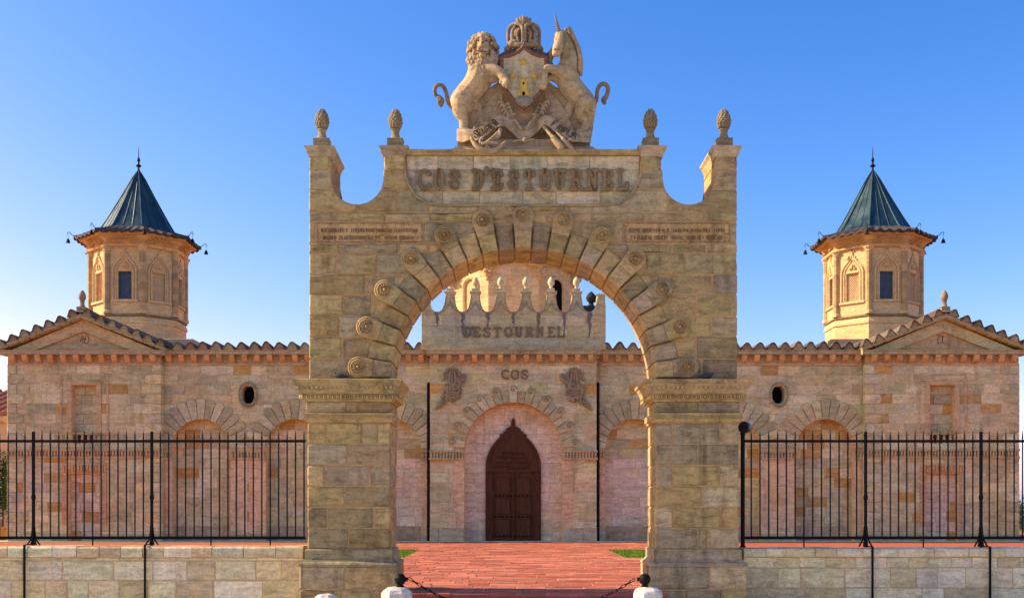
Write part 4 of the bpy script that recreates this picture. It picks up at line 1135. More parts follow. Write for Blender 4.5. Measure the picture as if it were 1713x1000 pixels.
    core('pavilion_wall', [(pa+.016, door[0], 1, lambda u: [(0, ZT+.3)]), (door[0], win[0], 1, lambda u: [(door[3], ZT+.3)]), (win[0], win[1], 1, sp_m), (win[1], door[1], 1, lambda u: [(door[3], ZT+.3)]), (door[1], pb-.016, 1, lambda u: [(0, ZT+.3)])], YP+.014, YP+.34, M_FAC, chat, MORTF)
    solid('pavilion_body', (pa+.016, YP+.37, 0), (pb-.016, YP+6, ZT+.3), MORTF)
    # the flank is stone too
    for k in range(NC):
        for sd_ in (-1, 1):
            X = pa if sd_ < 0 else pb
            fr = leftf(X) if sd_ < 0 else rightf(X)
            for ya, yb in ((YP+.30, YP+.9), (YP+.9, YP+2.0)):
                q = [(-yb+.006, CL[k]+.006), (-ya-.006, CL[k]+.006), (-ya-.006, CL[k+1]-.006), (-yb+.006, CL[k+1]-.006)] if sd_ < 0 else [(ya+.006, CL[k]+.006), (yb-.006, CL[k]+.006), (yb-.006, CL[k+1]-.006), (ya+.006, CL[k+1]-.006)]
                bulk.ext(q, fr, -.04, 0, .012, pick(FACADE))
    # recess fills
    for (a, b, c, d), oo in ((win, .12), (door, .1)):
        field(blocks(a-.05, b+.05, [z for z in CL if c-.01 <= z <= d+.01], .4, .8, gap=.008), front(YP+.32), -.05, FACADE if oo == .12 else PINK, oo)
    # blind window surround: outer fillet, splayed inner frame
    wt, wb = win[3], win[2]
    m = MB(); m.tint = jit(LF((200, 160, 124)), .05); fr = front(YP)
    def framep(i0, i1, t0, t1, d, bot, dep=-.02):
        for sx in (-1, 1):
            a, b = sorted((pc+sx*i0*kp, pc+sx*i1*kp)); m.ext([(a, bot), (b, bot), (b, t1), (a, t1)], fr, dep, d, .008)
        m.ext([(pc-i0*kp, t0), (pc+i0*kp, t0), (pc+i0*kp, t1), (pc-i0*kp, t1)], fr, dep, d, .008)
    framep(37, 40.5, zz(628.5), zz(624.5), .03, bal[2])
    framep(20.8, 28.5, zz(645)+.02, zz(637), .045, win[2], -.3)
    m.box((pc-37*kp, YP-.06, zz(637)), (pc+37*kp, YP+.02, zz(634.5)))
    wf = m.build('blind_window', M_FAC, chat)
    m = MB(); m.box((pc-24*kp, YP-.05, win[2]-.05), (pc+24*kp, YP+.1, win[2]+.03), jit(LF((170, 140, 110)))); m.build('sill', M_FAC, wf)
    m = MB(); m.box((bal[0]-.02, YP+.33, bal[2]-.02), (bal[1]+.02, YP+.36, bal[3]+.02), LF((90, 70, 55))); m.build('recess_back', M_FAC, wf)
    for k in range(4):
        x = bal[0]+(bal[1]-bal[0])*(k+.5)/4
        m = MB(); m.lathe((x, YP+.12, bal[2]), [(.07, 0), (.07, .05), (.045, .08), (.06, .16), (.045, .27), (.06, .31), (.06, H)], 10, jit(LF((196, 156, 120)))); m.build('baluster', M_FAC, wf)
    # toothed door surround
    m = MB(); m.tint = jit(LF((196, 150, 116)), .05)
    zt_ = door[3]
    n = 26
    for k in range(n):
        z_ = zf(878)+(zt_-zf(878))*(k+.5)/n
        for sx in (-1, 1):
            a, b = sorted((pc+sx*28*kp, pc+sx*37*kp)); m.box((a, YP-.05, z_-.055), (b, YP+.02, z_+.03), jit(LF((200, 150, 118)), .08))
    for k in range(15):
        x = pc+(k-7)*5*kp; m.box((x-.045, YP-.055, zt_+.03), (x+.045, YP+.02, zt_+.30), jit(LF((204, 146, 104)), .08))
    m.box((pc-27*kp, YP-.02, zt_-.03), (pc+27*kp, YP+.3, zt_+.02)); m.build('door_surround', M_FAC, chat)
    fluted(pa-.01, pb+.01, zz(764.5), zz(751.5), YP)
    # quoins
    for k in range(NC):
        z0, z1 = CL[k]+.008, CL[k+1]-.008
        for sx in (-1, 1):
            L_ = 26*kp if k % 2 == 0 else 14*kp
            e = pa if sx < 0 else pb
            def X(d): return e-sx*d if sx > 0 else e+d
            if k % 2 == 0:
                r = (z1-z0)/2; arc_ = [(L_-r+r*cos(a), (z0+z1)/2+r*sin(a)) for a in [(-pi/2+pi*q/8) for q in range(9)]]
                poly = [(-.03, z0)]+arc_+[(-.03, z1)]
            else: poly = [(-.03, z0), (L_, z0), (L_, z1), (-.03, z1)]
            poly = [(X(u), v) for u, v in poly]
            if sx > 0: poly = poly[::-1]
            m = MB(); m.ext(poly, front(YP), -.30, .035, .018, pick(FACADE, .12)); m.build('quoin', M_FAC, chat)
    polys = blocks(pa-.02, pb+.02, [0, .30], .7, 1.3, cuts=[door], gap=.01)
    for p in polys: m = MB(); m.ext(p, front(YP), -.02, .045, .01, jit(LF((178, 152, 128)), .1)); m.build('plinth_stone', M_FAC, chat)

# ---------------- cornices with modillions
def cornice(x0, x1, Y, ends=(0, 0), n=None):
    k = (Y-.3)/F
    zc0, zc1 = wz(592.5, Y-.35), wz(585.5, Y-.35)
    m = MB(); m.tint = jit(LF((196, 152, 116)), .04)
    m.box((x0, Y-.05, wz(611, Y)), (x1, Y+.3, wz(608, Y)-.0)); m.box((x0, Y-.025, wz(608, Y)+.002), (x1, Y+.3, zc0-.002)); m.build('frieze', M_FAC, chat)
    a, b = x0-ends[0], x1+ends[1]
    m = MB(); m.tint = jit(LF((176, 150, 124)), .04)
    m.loft([[(a, y0, z), (b, y0, z), (b, Y+.35, z), (a, Y+.35, z)] for y0, z in ((Y-.33, zc0), (Y-.38, zc0+.03), (Y-.38, zc1-.05), (Y-.42, zc1-.03), (Y-.42, zc1))]); m.build('corona', M_LICH, chat)
    n = n or max(2, round((x1-x0)/(21.2*k)))
    me = None
    for i in range(n):
        x = x0+(x1-x0)*(i+.5)/n; w = .10
        m = MB(); z0 = wz(605, Y-.3)
        m.loft([[(x-w, y, z) for y, z in pr] if sd == 0 else [(x+w, y, z) for y, z in pr] for sd in (0, 1) for pr in ([(Y-.01, zc0-.003), (Y-.01, z0), (Y-.12, z0+.01), (Y-.22, z0+.07), (Y-.29, z0+.16), (Y-.31, zc0-.003)],)], tint=jit(LF((206, 152, 108)), .08)); m.build('modillion', M_FAC, chat)
    return zc1
for s in (-1, 1):
    a, b = sorted((s*ku(139+4, YG), s*ku(590-6, YG))); ZC = cornice(a, b, YG)
    pc = s*ku(717.5, YP); hw = ku(127.5, YP); cornice(pc-hw, pc+hw, YP, (.25, .25), 12)
hwC = ku(139.5, YC)
cornice(-hwC, hwC, YC, (.12, .12), 13)

# ---------------- roof tile fronts
def tile_mesh(w, h, tint, rim, L=1.2):
    m = MB(); n = 18
    def prof(x):
        r = w*.60; a = abs(x)
        if a < r*.94: return h*.30+h*.70*sqrt(1-(a/r)**2)
        t = (a-r*.94)/(w-r*.94); return h*(.30+.7*.341)*(1-t)**1.6+h*.10
    n = 30; xs = [-w+2*w*k/n for k in range(n+1)]
    top = [(x, prof(x)) for x in xs]
    ring = [(xs[0], 0), (xs[-1], 0)]+top[::-1]
    m.loft([[(x, -.0, z) for x, z in ring], [(x, L, z) for x, z in ring]], tint=tint)
    # dark weathered rim standing proud of the plug
    rg = top+[(x, z-.05) for x, z in top[::-1]]
    m.loft([[(x, y, z+.012) for x, z in rg[::-1]] for y in (-.055, L)], tint=rim)
    return m
tm = tile_mesh(10.35*YG/F, .30, LF((162, 134, 104)), lin((104, 92, 78)))
tsrc = tm.build('roof_tile', M_LICH, chat, local=True); tme = tsrc.data; first = True
talt = []
for tt_, rm_ in (((142, 116, 90), (84, 74, 64)), ((176, 150, 120), (122, 106, 88)), ((154, 118, 92), (98, 80, 66))):
    q_ = tile_mesh(10.35*YG/F, .30, LF(tt_), lin(rm_)).build('roof_tile', M_LICH, chat, local=True); talt.append(q_.data); bpy.data.objects.remove(q_)
def put_tile(x, y, z, rot=0, sc=1, mirror=False):
    global first
    if first: o = tsrc; first = False
    else: o = link('roof_tile', RND.choice([tme]+talt), chat)
    o.location = (x+RND.uniform(-.012, .012), y-YG+RND.uniform(-.035, .02), z); o.rotation_euler = (RND.uniform(-.02, .02), rot+RND.uniform(-.05, .05), RND.uniform(-.04, .04)); o.scale = (sc*(1 if RND.random() < .5 else -1), 1, sc*RND.uniform(.92, 1.08))
zR = ZC+.004
for s in (-1, 1):
    x = ku(145, YG); e = ku(588, YG); n = int((e-x)/(20.7*YG/F))
    for i in range(n): put_tile(s*(x+(e-x)*(i+.5)/n), YG-.40, zR)
    solid('wing_roof', (min(s*U0, s*(U1-.2)), YG+.4, ZC-.3), (max(s*U0, s*(U1-.2)), YG+9, ZC+.12), LF((150, 110, 84)), M_LICH)
# ---------------- pediments
for s in (-1, 1):
    pc = s*ku(717.5, YP); Yf = YP-.38; hw = ku(127.5, YP)+.27; zb = wz(585.3, YP-.4)+.006
    apex = wz(531, Yf)-.0; rise = apex-zb
    sl = atan2(rise, hw-.25)
    # tympanum
    m = MB(); m.ext([(pc-hw+.45, zb), (pc+hw-.45, zb), (pc, apex-.08)], front(YP), -.3, .0, .01, lin((206, 172, 122))); tym = m.build('tympanum', M_ARCH if False else M_FAC, chat)
    # inner raking fillet
    m = MB(); m.tint = jit(LF((196, 158, 120)))
    for sx in (-1, 1):
        a = (pc+sx*(hw-.35), zb+.0); b = (pc, apex-.02)
        for w0, w1, d in ((.10, .38, .12),):
            n = Vector((-(b[1]-a[1]), b[0]-a[0])).normalized()*(-1 if sx < 0 else 1)
            if n.y > 0: n = -n
            q = [(a[0]+n.x*w0*0, a[1]), (a[0]-sx*w1*2.6, a[1]), (b[0], b[1]-w1*1.25), (b[0], b[1]-w0*.2)]
            if sx < 0: q = q
            else: q = q[::-1]
            m.ext(q, front(YP), -.05, d, .01)
    m.build('raking_fillet', M_FAC, chat)
    # raking coronas with soffit coffers
    for sx in (-1, 1):
        m = MB(); m.tint = jit(LF((172, 146, 118)), .04)
        a = Vector((pc+sx*(hw-.02), zb)); b = Vector((pc, apex))
        th = .16
        q = [(a.x, a.y), (b.x, b.y), (b.x, b.y+th*1.1), (a.x+sx*.05, a.y+th*.6)]
        q = q if sx > 0 else q
        if sx > 0: q = q[::-1]
        q = q[::-1] if False else q
        m.ext(q, front(YP), -.3, .40, .012); m.build('raking_cornice', M_LICH, chat)
        n = 8
        for k in range(n):
            t = (k+.5)/n; p = a.lerp(b, t); L_ = (b-a).length/n*.86
            d = (b-a).normalized(); nn = Vector((-d.y, d.x));  nn = nn if nn.y < 0 else -nn
            q = [p-d*L_/2, p+d*L_/2, p+d*L_/2+nn*.035, p-d*L_/2+nn*.035]
            q = [(v.x, v.y) for v in q]
            if sx < 0: q = q[::-1]
            m = MB(); m.ext(q, front(YP), .03, .36, .004, jit(LF((190, 146, 92)), .1)); m.build('soffit_panel', M_FAC, chat)
        for k in range(7):
            t = (k+.35)/6.9; p = a.lerp(b, t); put_tile(p.x+sx*.02, YP-.44, p.y+.10+.05*(k == 6), sx*atan2(rise, hw)*.55, .86)
    m = MB(); m.tint = LF((110, 96, 84))
    i = m.add([(pc-hw, YP+.08, zb+.05), (pc, YP+.08, apex+.1), (pc+hw, YP+.08, zb+.05), (pc-hw, YP+7, zb+.05), (pc, YP+7, apex+.1), (pc+hw, YP+7, zb+.05)])
    m.face((i, i+1, i+4, i+3)); m.face((i+1, i+2, i+5, i+4)); m.face((i, i+3, i+5, i+2)); m.face((i+3, i+4, i+5)); m.face((i, i+2, i+1)); m.build('pavilion_roof', M_LICH, chat)
    cone_finial('finial', (pc, YP-.22, apex+.20), .0128, chat, LF((150, 118, 98)), M_LICH, scales=False)
    # cut monogram
    m = MB(); m.tint = lin((120, 96, 70)); c = Vector((pc, YP-.006, wz(568, YP)))
    for pts in ([(-.16, -.1), (-.1, .13), (-.04, .16), (-.06, -.14)], [(-.1, .02), (.08, .03)], [(.0, -.15), (.05, .14), (.14, .16), (.19, .02), (.13, -.13), (.02, -.16)]) if s < 0 else ([(-.15, -.14), (-.19, .02), (-.1, .16), (.0, .14), (.02, -.12), (.1, -.16), (.2, -.12)], [(-.18, -.14), (-.02, -.13), (.04, .16)]):
        m.tube([c+Vector((x, 0, z)) for x, z in pts], .013, 5)
    m.build('monogram', M_FAC, tym)

# ---------------- central portal block
kc = YC/F; zc_ = lambda py: wz(py, YC)
RP = 82*kc; SP = zc_(755); RPV = 100*kc
lo = lambda u: SP+sqrt(RPV**2-u*u) if abs(u) < RPV else -9
polys = blocks(-hwC, hwC, CL, .6, 1.35, lo=lo, cuts=[(-RP, RP, -1, SP-.05)], gap=.012, us=24)
field(polys, front(YC), -.06, FACADE, .06)
core('portal_wall', [(-hwC+.01, -RP, 1, lambda u: [(0, ZT+.3)]), (-RP, RP, 36, lambda u: [(SP+sqrt(max(0, RP*RP-u*u)), ZT+.3)]), (RP, hwC-.01, 1, lambda u: [(0, ZT+.3)])], YC+.014, YC+.62, M_FAC, chat, MORTF)
DR = [(0, 696.5), (1.6, 699), (3.4, 704), (2.6, 709), (3.5, 711), (8, 712.5), (12.5, 716), (13.5, 720), (16.5, 719.5), (17.2, 723.5), (22, 724.5), (22.5, 729.5), (27, 733), (34, 742), (40, 751), (45, 764), (46.8, 777), (47, 800), (47, 905)]
def hi_p(u): return SP+sqrt(max(0, (RP+.05)**2-u*u))
def door_top(u):
    a = abs(u)/kc
    for (a0, y0), (a1, y1) in zip(DR, DR[1:]):
        if a0 <= a <= a1 and a1 > a0: return zc_(y0+(y1-y0)*(a-a0)/(a1-a0))
    return -9
polys = blocks(-RP-.03, RP+.03, [k*H for k in range(16)], .55, 1.0, hi=hi_p, lo=lambda u: door_top(u)-.03 if abs(u) < 46*kc else -9, gap=.008, us=24, cuts=[(-46*kc, 46*kc, -1, zc_(776))])
for p in polys:
    pending.append((area(p), p, front(YC+.62), -.05, RND.uniform(-.003, .003), .008, pick(PINK, .08)))
solid('portal_back', (-RP-.2, YC+.64, 0), (RP+.2, YC+.9, SP+RP+.1), MORTF)
DV = pi/22
for i in range(-11, 12):
    a = pi/2-DV*i
    if abs(i) == 11: continue
    long = i % 2 == 0
    r1 = (104 if long else 99)*kc; hh = r1*DV/2-.012
    w = wedge(a-DV/2, a+DV/2, RP, r1, (0, SP), .014, 2)
    c = (r1*cos(a), SP+r1*sin(a))
    head = [(c[0]+hh*1.08*cos(a+q), c[1]+hh*(1.05 if long else .55)*sin(a+q)) for q in [(-pi/2+pi*k/8) for k in range(9)]]
    pr = .07 if long else .045
    m = MB(); m.ext(head+w[3:], front(YC), -.1, pr, .018, pick([tuple(x*.84 for x in q) for q in FACADE], .12)); v = m.build('voussoir', M_FAC, chat)
    if long:
        m = MB(); sp_ = [(c[0]+(.155-.0108*k)*cos(k*.62), YC-pr-.012, c[1]+(.155-.0108*k)*sin(k*.62)) for k in range(14)]
        m.tube(sp_, .02, 6, LF((160, 128, 100))); m.build('scroll', M_FAC, v)
m = MB(); m.tint = jit(LF((204, 152, 108)), .05); n = 36
m.loft([[(RP*cos(pi*k/n), y, SP+RP*sin(pi*k/n)) for k in range(n+1)]+[((RP+.06)*cos(pi*k/n), y, SP+(RP+.06)*sin(pi*k/n)) for k in range(n, -1, -1)] for y in (YC-.02, YC+.615)]); m.build('portal_soffit', M_FAC, chat)
for s in (-1, 1):
    xa, xb = sorted((s*RP, s*(hwC+.01))); fluted(xa+.012 if s > 0 else xa, xb if s > 0 else xb-.012, zc_(767), zc_(753.5), YC)
    xa, xb = sorted((s*(RP+.02), s*(hwC+.01)))
    for p in blocks(xa, xb, [0, .55], .5, .9, gap=.01): m = MB(); m.ext(p, front(YC), -.02, .05, .012, jit(LF((190, 160, 134)), .08)); m.build('plinth_stone', M_FAC, chat)
    # black rain pipes
    X = s*ku(141.6, YG); m = MB(); Yp_ = YG-.12
    m.tube([(X, Yp_, .0), (X, Yp_, zf(646)), (X, Yp_+.02, zf(643)), (X, YG+.02, zf(641))], .055, 10); dp = m.build('rain_pipe', M_IRON, chat)
    for py in (880, 800, 715): m = MB(); m.lathe((X, Yp_, zf(py)), [(.062, 0), (.066, .01), (.066, .05), (.062, .06)], 10); m.build('pipe_collar', M_IRON, dp)
# carved wooden doorway
YD = YC+.56
pd = lambda pts: [(sx*u*kc, zc_(y)) for sx, u, y in pts]
dw = lambda u, y: (u*kc, max(.02, zc_(y)))
m = MB()
right = [(u, y) for u, y in DR if y < 788]
poly = [dw(-47, 789), dw(47, 789)]+[dw(u, y) for u, y in right[::-1]]+[dw(-u, y) for u, y in right[1:]]
m.ext(poly, front(YD), -.06, .06, .015); dr = m.build('carved_door_head', M_WOOD, chat)
m = MB()                                            # carved scrolls on the head
rr_ = random.Random(9)
for row, (py, hwid) in enumerate(((757, 18), (765, 24), (773, 28), (781, 30))):
    k = -hwid
    while k <= hwid:
        c0 = dw(k, py+rr_.uniform(-1, 1)); pts = [(c0[0]+(.065-.006*q)*cos(q*.8+k), YD-.064, c0[1]+(.065-.006*q)*sin(q*.8+k)) for q in range(9)]
        m.tube(pts, .022, 5); k += 5.6
edge_ = [(Vector((0, YD-.065, 0))+Vector((u*.86*kc, 0, zc_(748+(y-748)*.9+2)))) for u, y in DR if 725 <= y < 780]
for sx in (-1, 1): m.tube([(sx*p.x, p.y, p.z) for p in edge_], .025, 6)
m.build('carving', M_WOOD, dr)
for s in (-1, 1):
    a, b = sorted((s*34*kc, s*47*kc)); m = MB(); m.ext([(a, .02), (b, .02), (b, zc_(789.3)), (a, zc_(789.3))], front(YD), -.06, .05, .012)
    m.tube([(s*37*kc, YD-.05, .05), (s*37*kc, YD-.05, zc_(790))], .02, 6); m.tube([(s*43.5*kc, YD-.05, .05), (s*43.5*kc, YD-.05, zc_(790))], .026, 6); m.build('door_jamb', M_WOOD, dr)
    a, b = sorted((s*.6*kc, s*33.7*kc)); m = MB(); m.ext([(a, .10), (b, .10), (b, zc_(789.5)), (a, zc_(789.5))], front(YD), -.08, -.02, .008)
    for z0, z1 in ((897, 868), (860, 832), (826, 797)):
        a2, b2 = sorted((s*5*kc, s*30*kc)); m.ext([(a2, zc_(z0)), (b2, zc_(z0)), (b2, zc_(z1)), (a2, zc_(z1))], front(YD), -.03, .022, .03)
    lf = m.build('door_leaf', M_WOOD, dr)
    for py in (829, 864, 896):
        for q in range(5): m = MB(); m.ell((s*(4+q*6.4)*kc, YD+.008, zc_(py)), (.042, .04, .042), 8, 5); m.build('door_stud', M_IRON, lf)
m = MB(); m.tube([(0, YD+.0, .1), (0, YD+.0, zc_(790))], .045, 8)
for q in range(12): m.ell((0, YD-.02, .25+q*.2), (.06, .05, .07), 8, 5)
m.build('door_meeting_post', M_WOOD, dr)
solid('door_threshold', (-47*kc, YD-.04, 0), (47*kc, YD+.1, .095), (.05, .02, .01), M_WOOD, dr)
# trophies of arms
for s in (-1, 1):
    c = Vector((s*102*kc, YC-.05, zc_(655))); m = MB(); m.tint = LF((148, 118, 98)); g_ = kc
    def L2(pts, r): m.tube([c+Vector((-s*x*g_*-1 if False else s*x*g_, -.02, -y*g_)) for x, y in pts], r, 6)
    n = 22
    m.ell(c, (8*g_, .05, 9*g_), 12, 6, LF((190, 136, 100)))
    for k in range(30):
        a = 2*pi*k/30; w9 = 11+2.5*sin(k*2.4); m.ell(c+Vector((w9*g_*cos(a), -.03, (w9+1.5)*g_*sin(a))), (.06+.03*(k % 2), .07, .06+.03*((k+1) % 3)), 6, 4, jit(LF((150, 122, 100)), .25))
        if k % 3 == 0: m.ell(c+Vector((5*g_*cos(a*1.7), -.05, 5.5*g_*sin(a*1.3+1))), (.08, .05, .06), 6, 4)
    L2([(26, 27), (14, 15)], [.02, .07]); L2([(-10, -13), (-24, -26)], [.06, .05]); L2([(21, 26), (10, 17)], .045); L2([(-8, -17), (-22, -30)], .04); L2([(28, 31), (23, 24), (16, 20)], [.02, .09, .1])
    L2([(-4, -34), (-6, -14)], [.05, .07]); L2([(3, -34), (5, -14)], [.05, .07]); L2([(0, -33), (0, -15)], [.04, .06])
    L2([(-8, -34), (-13, -28), (-9, -22), (-15, -16)], [.05, .06, .05, .03]); L2([(8, -34), (14, -30), (11, -23), (17, -18)], [.05, .06, .05, .03]); L2([(-9, -36), (0, -39), (9, -36)], .05)
    rt = random.Random(5)
    for k in range(80):
        t = rt.random(); x = 24-46*t; y = 25-48*t; w = 12*(1-abs(t-.45)*1.5)
        p = c+Vector((s*(x+rt.uniform(-w, w)*.7)*g_, -.03, -(y+rt.uniform(-w, w)*.5)*g_)); m.ell(p, (rt.uniform(.03, .07), .05, rt.uniform(.03, .07)), 6, 4, jit(LF((150, 122, 100)), .25))
    m.build('trophy_relief', M_LET, chat)
for i, chh in enumerate('COS'):
    m = MB(); letter(m, chh, (839+i*16.2-859)*kc, zc_(633.5), 12.5*kc, 14*kc, YC-.06, .034, LF((138, 106, 78)), knob=False); m.build('letter', M_FAC, chat)

# ---------------- parapet with merlons over the portal
Yq = YC-.1; kq = Yq/F; zq = lambda py: wz(py, Yq)
hq = 154*kq
MER = [q*21.2 for q in (-7, -5, -3, -1, 1, 3, 5, 7)]
def mtop(u):
    a = min(abs(u/kq-c) for c in MER)
    if a <= 7.2: return zq(491)
    t = min(1, (a-7.2)/14.0)
    return zq(491+30*(1-(1-t)**2.2) if False else 491+30*sqrt(max(0, 1-(1-t)**2.4)))
zb_ = zq(585.5)+.01
polys = blocks(-hq, hq, [zb_, zq(563.5), zq(545), zq(527), zq(508), zq(490.8)], .6, 1.25, hi=mtop, gap=.01, us=40)
PAR = [tuple(x*.86 for x in c) for c in FACADE[:4]]+[LF((176, 158, 140))]
for p in polys: pending.append((area(p), p, front(Yq), -.06, RND.uniform(-.004, .004), .01, pick(PAR, .12)))
strips = []
for c in MER:
    for a, b, n in ((-21.2, -7.2, 10), (-7.2, 7.2, 1), (7.2, 21.2, 10)):
        l, r = (c+a)*kq, (c+b)*kq
        l, r = max(l, -hq+.01), min(r, hq-.01)
        if r-l > .02: strips.append((l, r, n, lambda u: [(zb_, mtop(u)-.008)]))
core('parapet_core', strips, Yq+.014, Yq+.7, M_LICH, chat, tuple(x*.9 for x in MORTF))
for c in MER:
    if abs(c)+9 > 154: continue
    x = c*kq; m = MB(); m.tint = LF((186, 156, 126)); w = 7.4*kq
    m.rectsweep(x-w, x+w, Yq+.02, Yq+.36, [(0, zq(492)), (.02, zq(490.5)), (.05, zq(489.5)), (.05, zq(487)), (-.04, zq(486)), (-.04, zq(482)), (-.06, zq(481.5))]); cp = m.build('merlon_cap', M_FAC, chat)
    m = MB(); m.tint = jit(LF((212, 176, 146)), .06)
    m.lathe((x, Yq+.19, zq(481.6)), [(.09, 0), (.07, .03), (.055, .08), (.075, .11), (.12, .17), (.135, .24), (.12, .33), (.08, .41), (.03, .46), (.004, .475)], 14); m.build('urn_finial', M_FAC, cp, smooth=True)
    m = MB(); m.tint = LF((160, 132, 108))
    for sx in (-1, 1): m.tube([(x+sx*a*kq, Yq-.012, mtop(x+sx*a*kq)-.06) for a in (6.5, 7.5, 9, 12, 15, 18, 20)], .022, 6)
    for sx in (-1, 1): m.tube([(x+sx*a*kq, Yq-.01, zq(y)) for a, y in ((0, 503), (3, 512), (8, 518), (14, 521), (20, 526))], .016, 5)
    m.build('merlon_moulding', M_FAC, chat)
m = MB(); m.tint = LF((186, 150, 120)); m.box((-hq-.03, Yq-.05, zb_-.002), (hq+.03, Yq+.1, zq(576.5))); m.build('parapet_base', M_FAC, chat)
for k in range(-6, 7, 2):                      # black crust where the valleys drain
    r = random.Random(k+50); x = k*21.2*kq; z = zq(522); n = 9; L_ = []; R_ = []
    dep = r.uniform(10, 44)*kq; sw = r.uniform(.6, 1.35)
    for q in range(n):
        t = q/(n-1); w = .10*sw*(1-t*.8)+r.uniform(-.02, .02); w = max(w, .012); c = x+r.uniform(-.03, .03)
        L_.append((c-w, z-dep*t)); R_.append((c+w, z-dep*t))
    m = MB(); m.ext(L_+R_[::-1], front(Yq), .004, .011, .003, (.2, .175, .14)); m.build('rain_streak', M_LICH, chat)
NM = [('D', 0), ("'", .58), ('E', .95), ('S', 2.0), ('T', 3.05), ('O', 4.15), ('U', 5.2), ('R', 6.25), ('N', 7.35), ('E', 8.5), ('L', 9.45)]
for chh, p in NM:
    m = MB(); letter(m, chh, (775+p*16.6-859)*kq, zq(563), 12.6*kq, 15.2*kq, Yq-.04, .036, jit(LF((128, 104, 84)), .12), knob=False); m.build('letter', M_LET, chat)
# ---------------- bring out the stones: the 300 largest one by one, the rest together
pending.sort(key=lambda q: -q[0])
for i, (_, p, fr, d0, d1, bev, t) in enumerate(pending):
    if i < 300:
        m = MB(); m.ext(p, fr, d0, d1, bev, t); m.build('stone', M_FAC, chat)
    else: bulk.ext(p, fr, d0, d1, bev, t)
o = bulk.build('small_stones', M_FAC, chat); tag(o, kind='stuff')
# niche backs' solid and the block behind everything
for s in (-1, 1):
    a, b = sorted((s*U0, s*(U1-.05))); solid('rear_wall', (a, YG+.44, 0), (b, YG+.9, ZT+.25), MORTF)
solid('central_body', (-hwC+.05, YC+.95, 0), (hwC-.05, YG+9, zq(545)), MORTF)
# kerb along the foot of the building
m = MB(); m.tint = LF((196, 180, 156))
m.box((-20.6, 44.02, -.044), (20.6, YC-.06+.7, .022)); tag(m.build('kerb', M_WALL), kind='structure')

# ================================================================== TOWERS
def octa(c, r, z): return [(c[0]+r*cos(pi/8+pi/4*k), c[1]+r*sin(pi/8+pi/4*k), z) for k in range(8)]
def facef(c, k, ap):
    """frame of tower face k (outward angle k*45 deg): u to the right seen from outside"""
    a = pi/4*k; n = Vector((cos(a), sin(a), 0)); r = Vector((-sin(a), cos(a), 0))
    return lambda u, v, d: (c[0]+n.x*(ap+d)+r.x*u, c[1]+n.y*(ap+d)+r.y*u, v)
def ogee(w, z0, zs, zp, n=7):
    """window outline CCW with an ogee head"""
    R = []
    for t in [k/n for k in range(n+1)]:
        x = w*cos(t*pi/2)**.9 if t < .62 else None
        if x is not None: R.append((w*(1-.62*(t/.62)**2.2), zs+(zp-zs)*.62*(t/.62)))
    R += [(w*.2, zs+(zp-zs)*.74), (w*.07, zs+(zp-zs)*.88), (0, zp)]
    return [(-w, z0), (w, z0)]+R+[(-x, z) for x, z in R[:-1][::-1]]
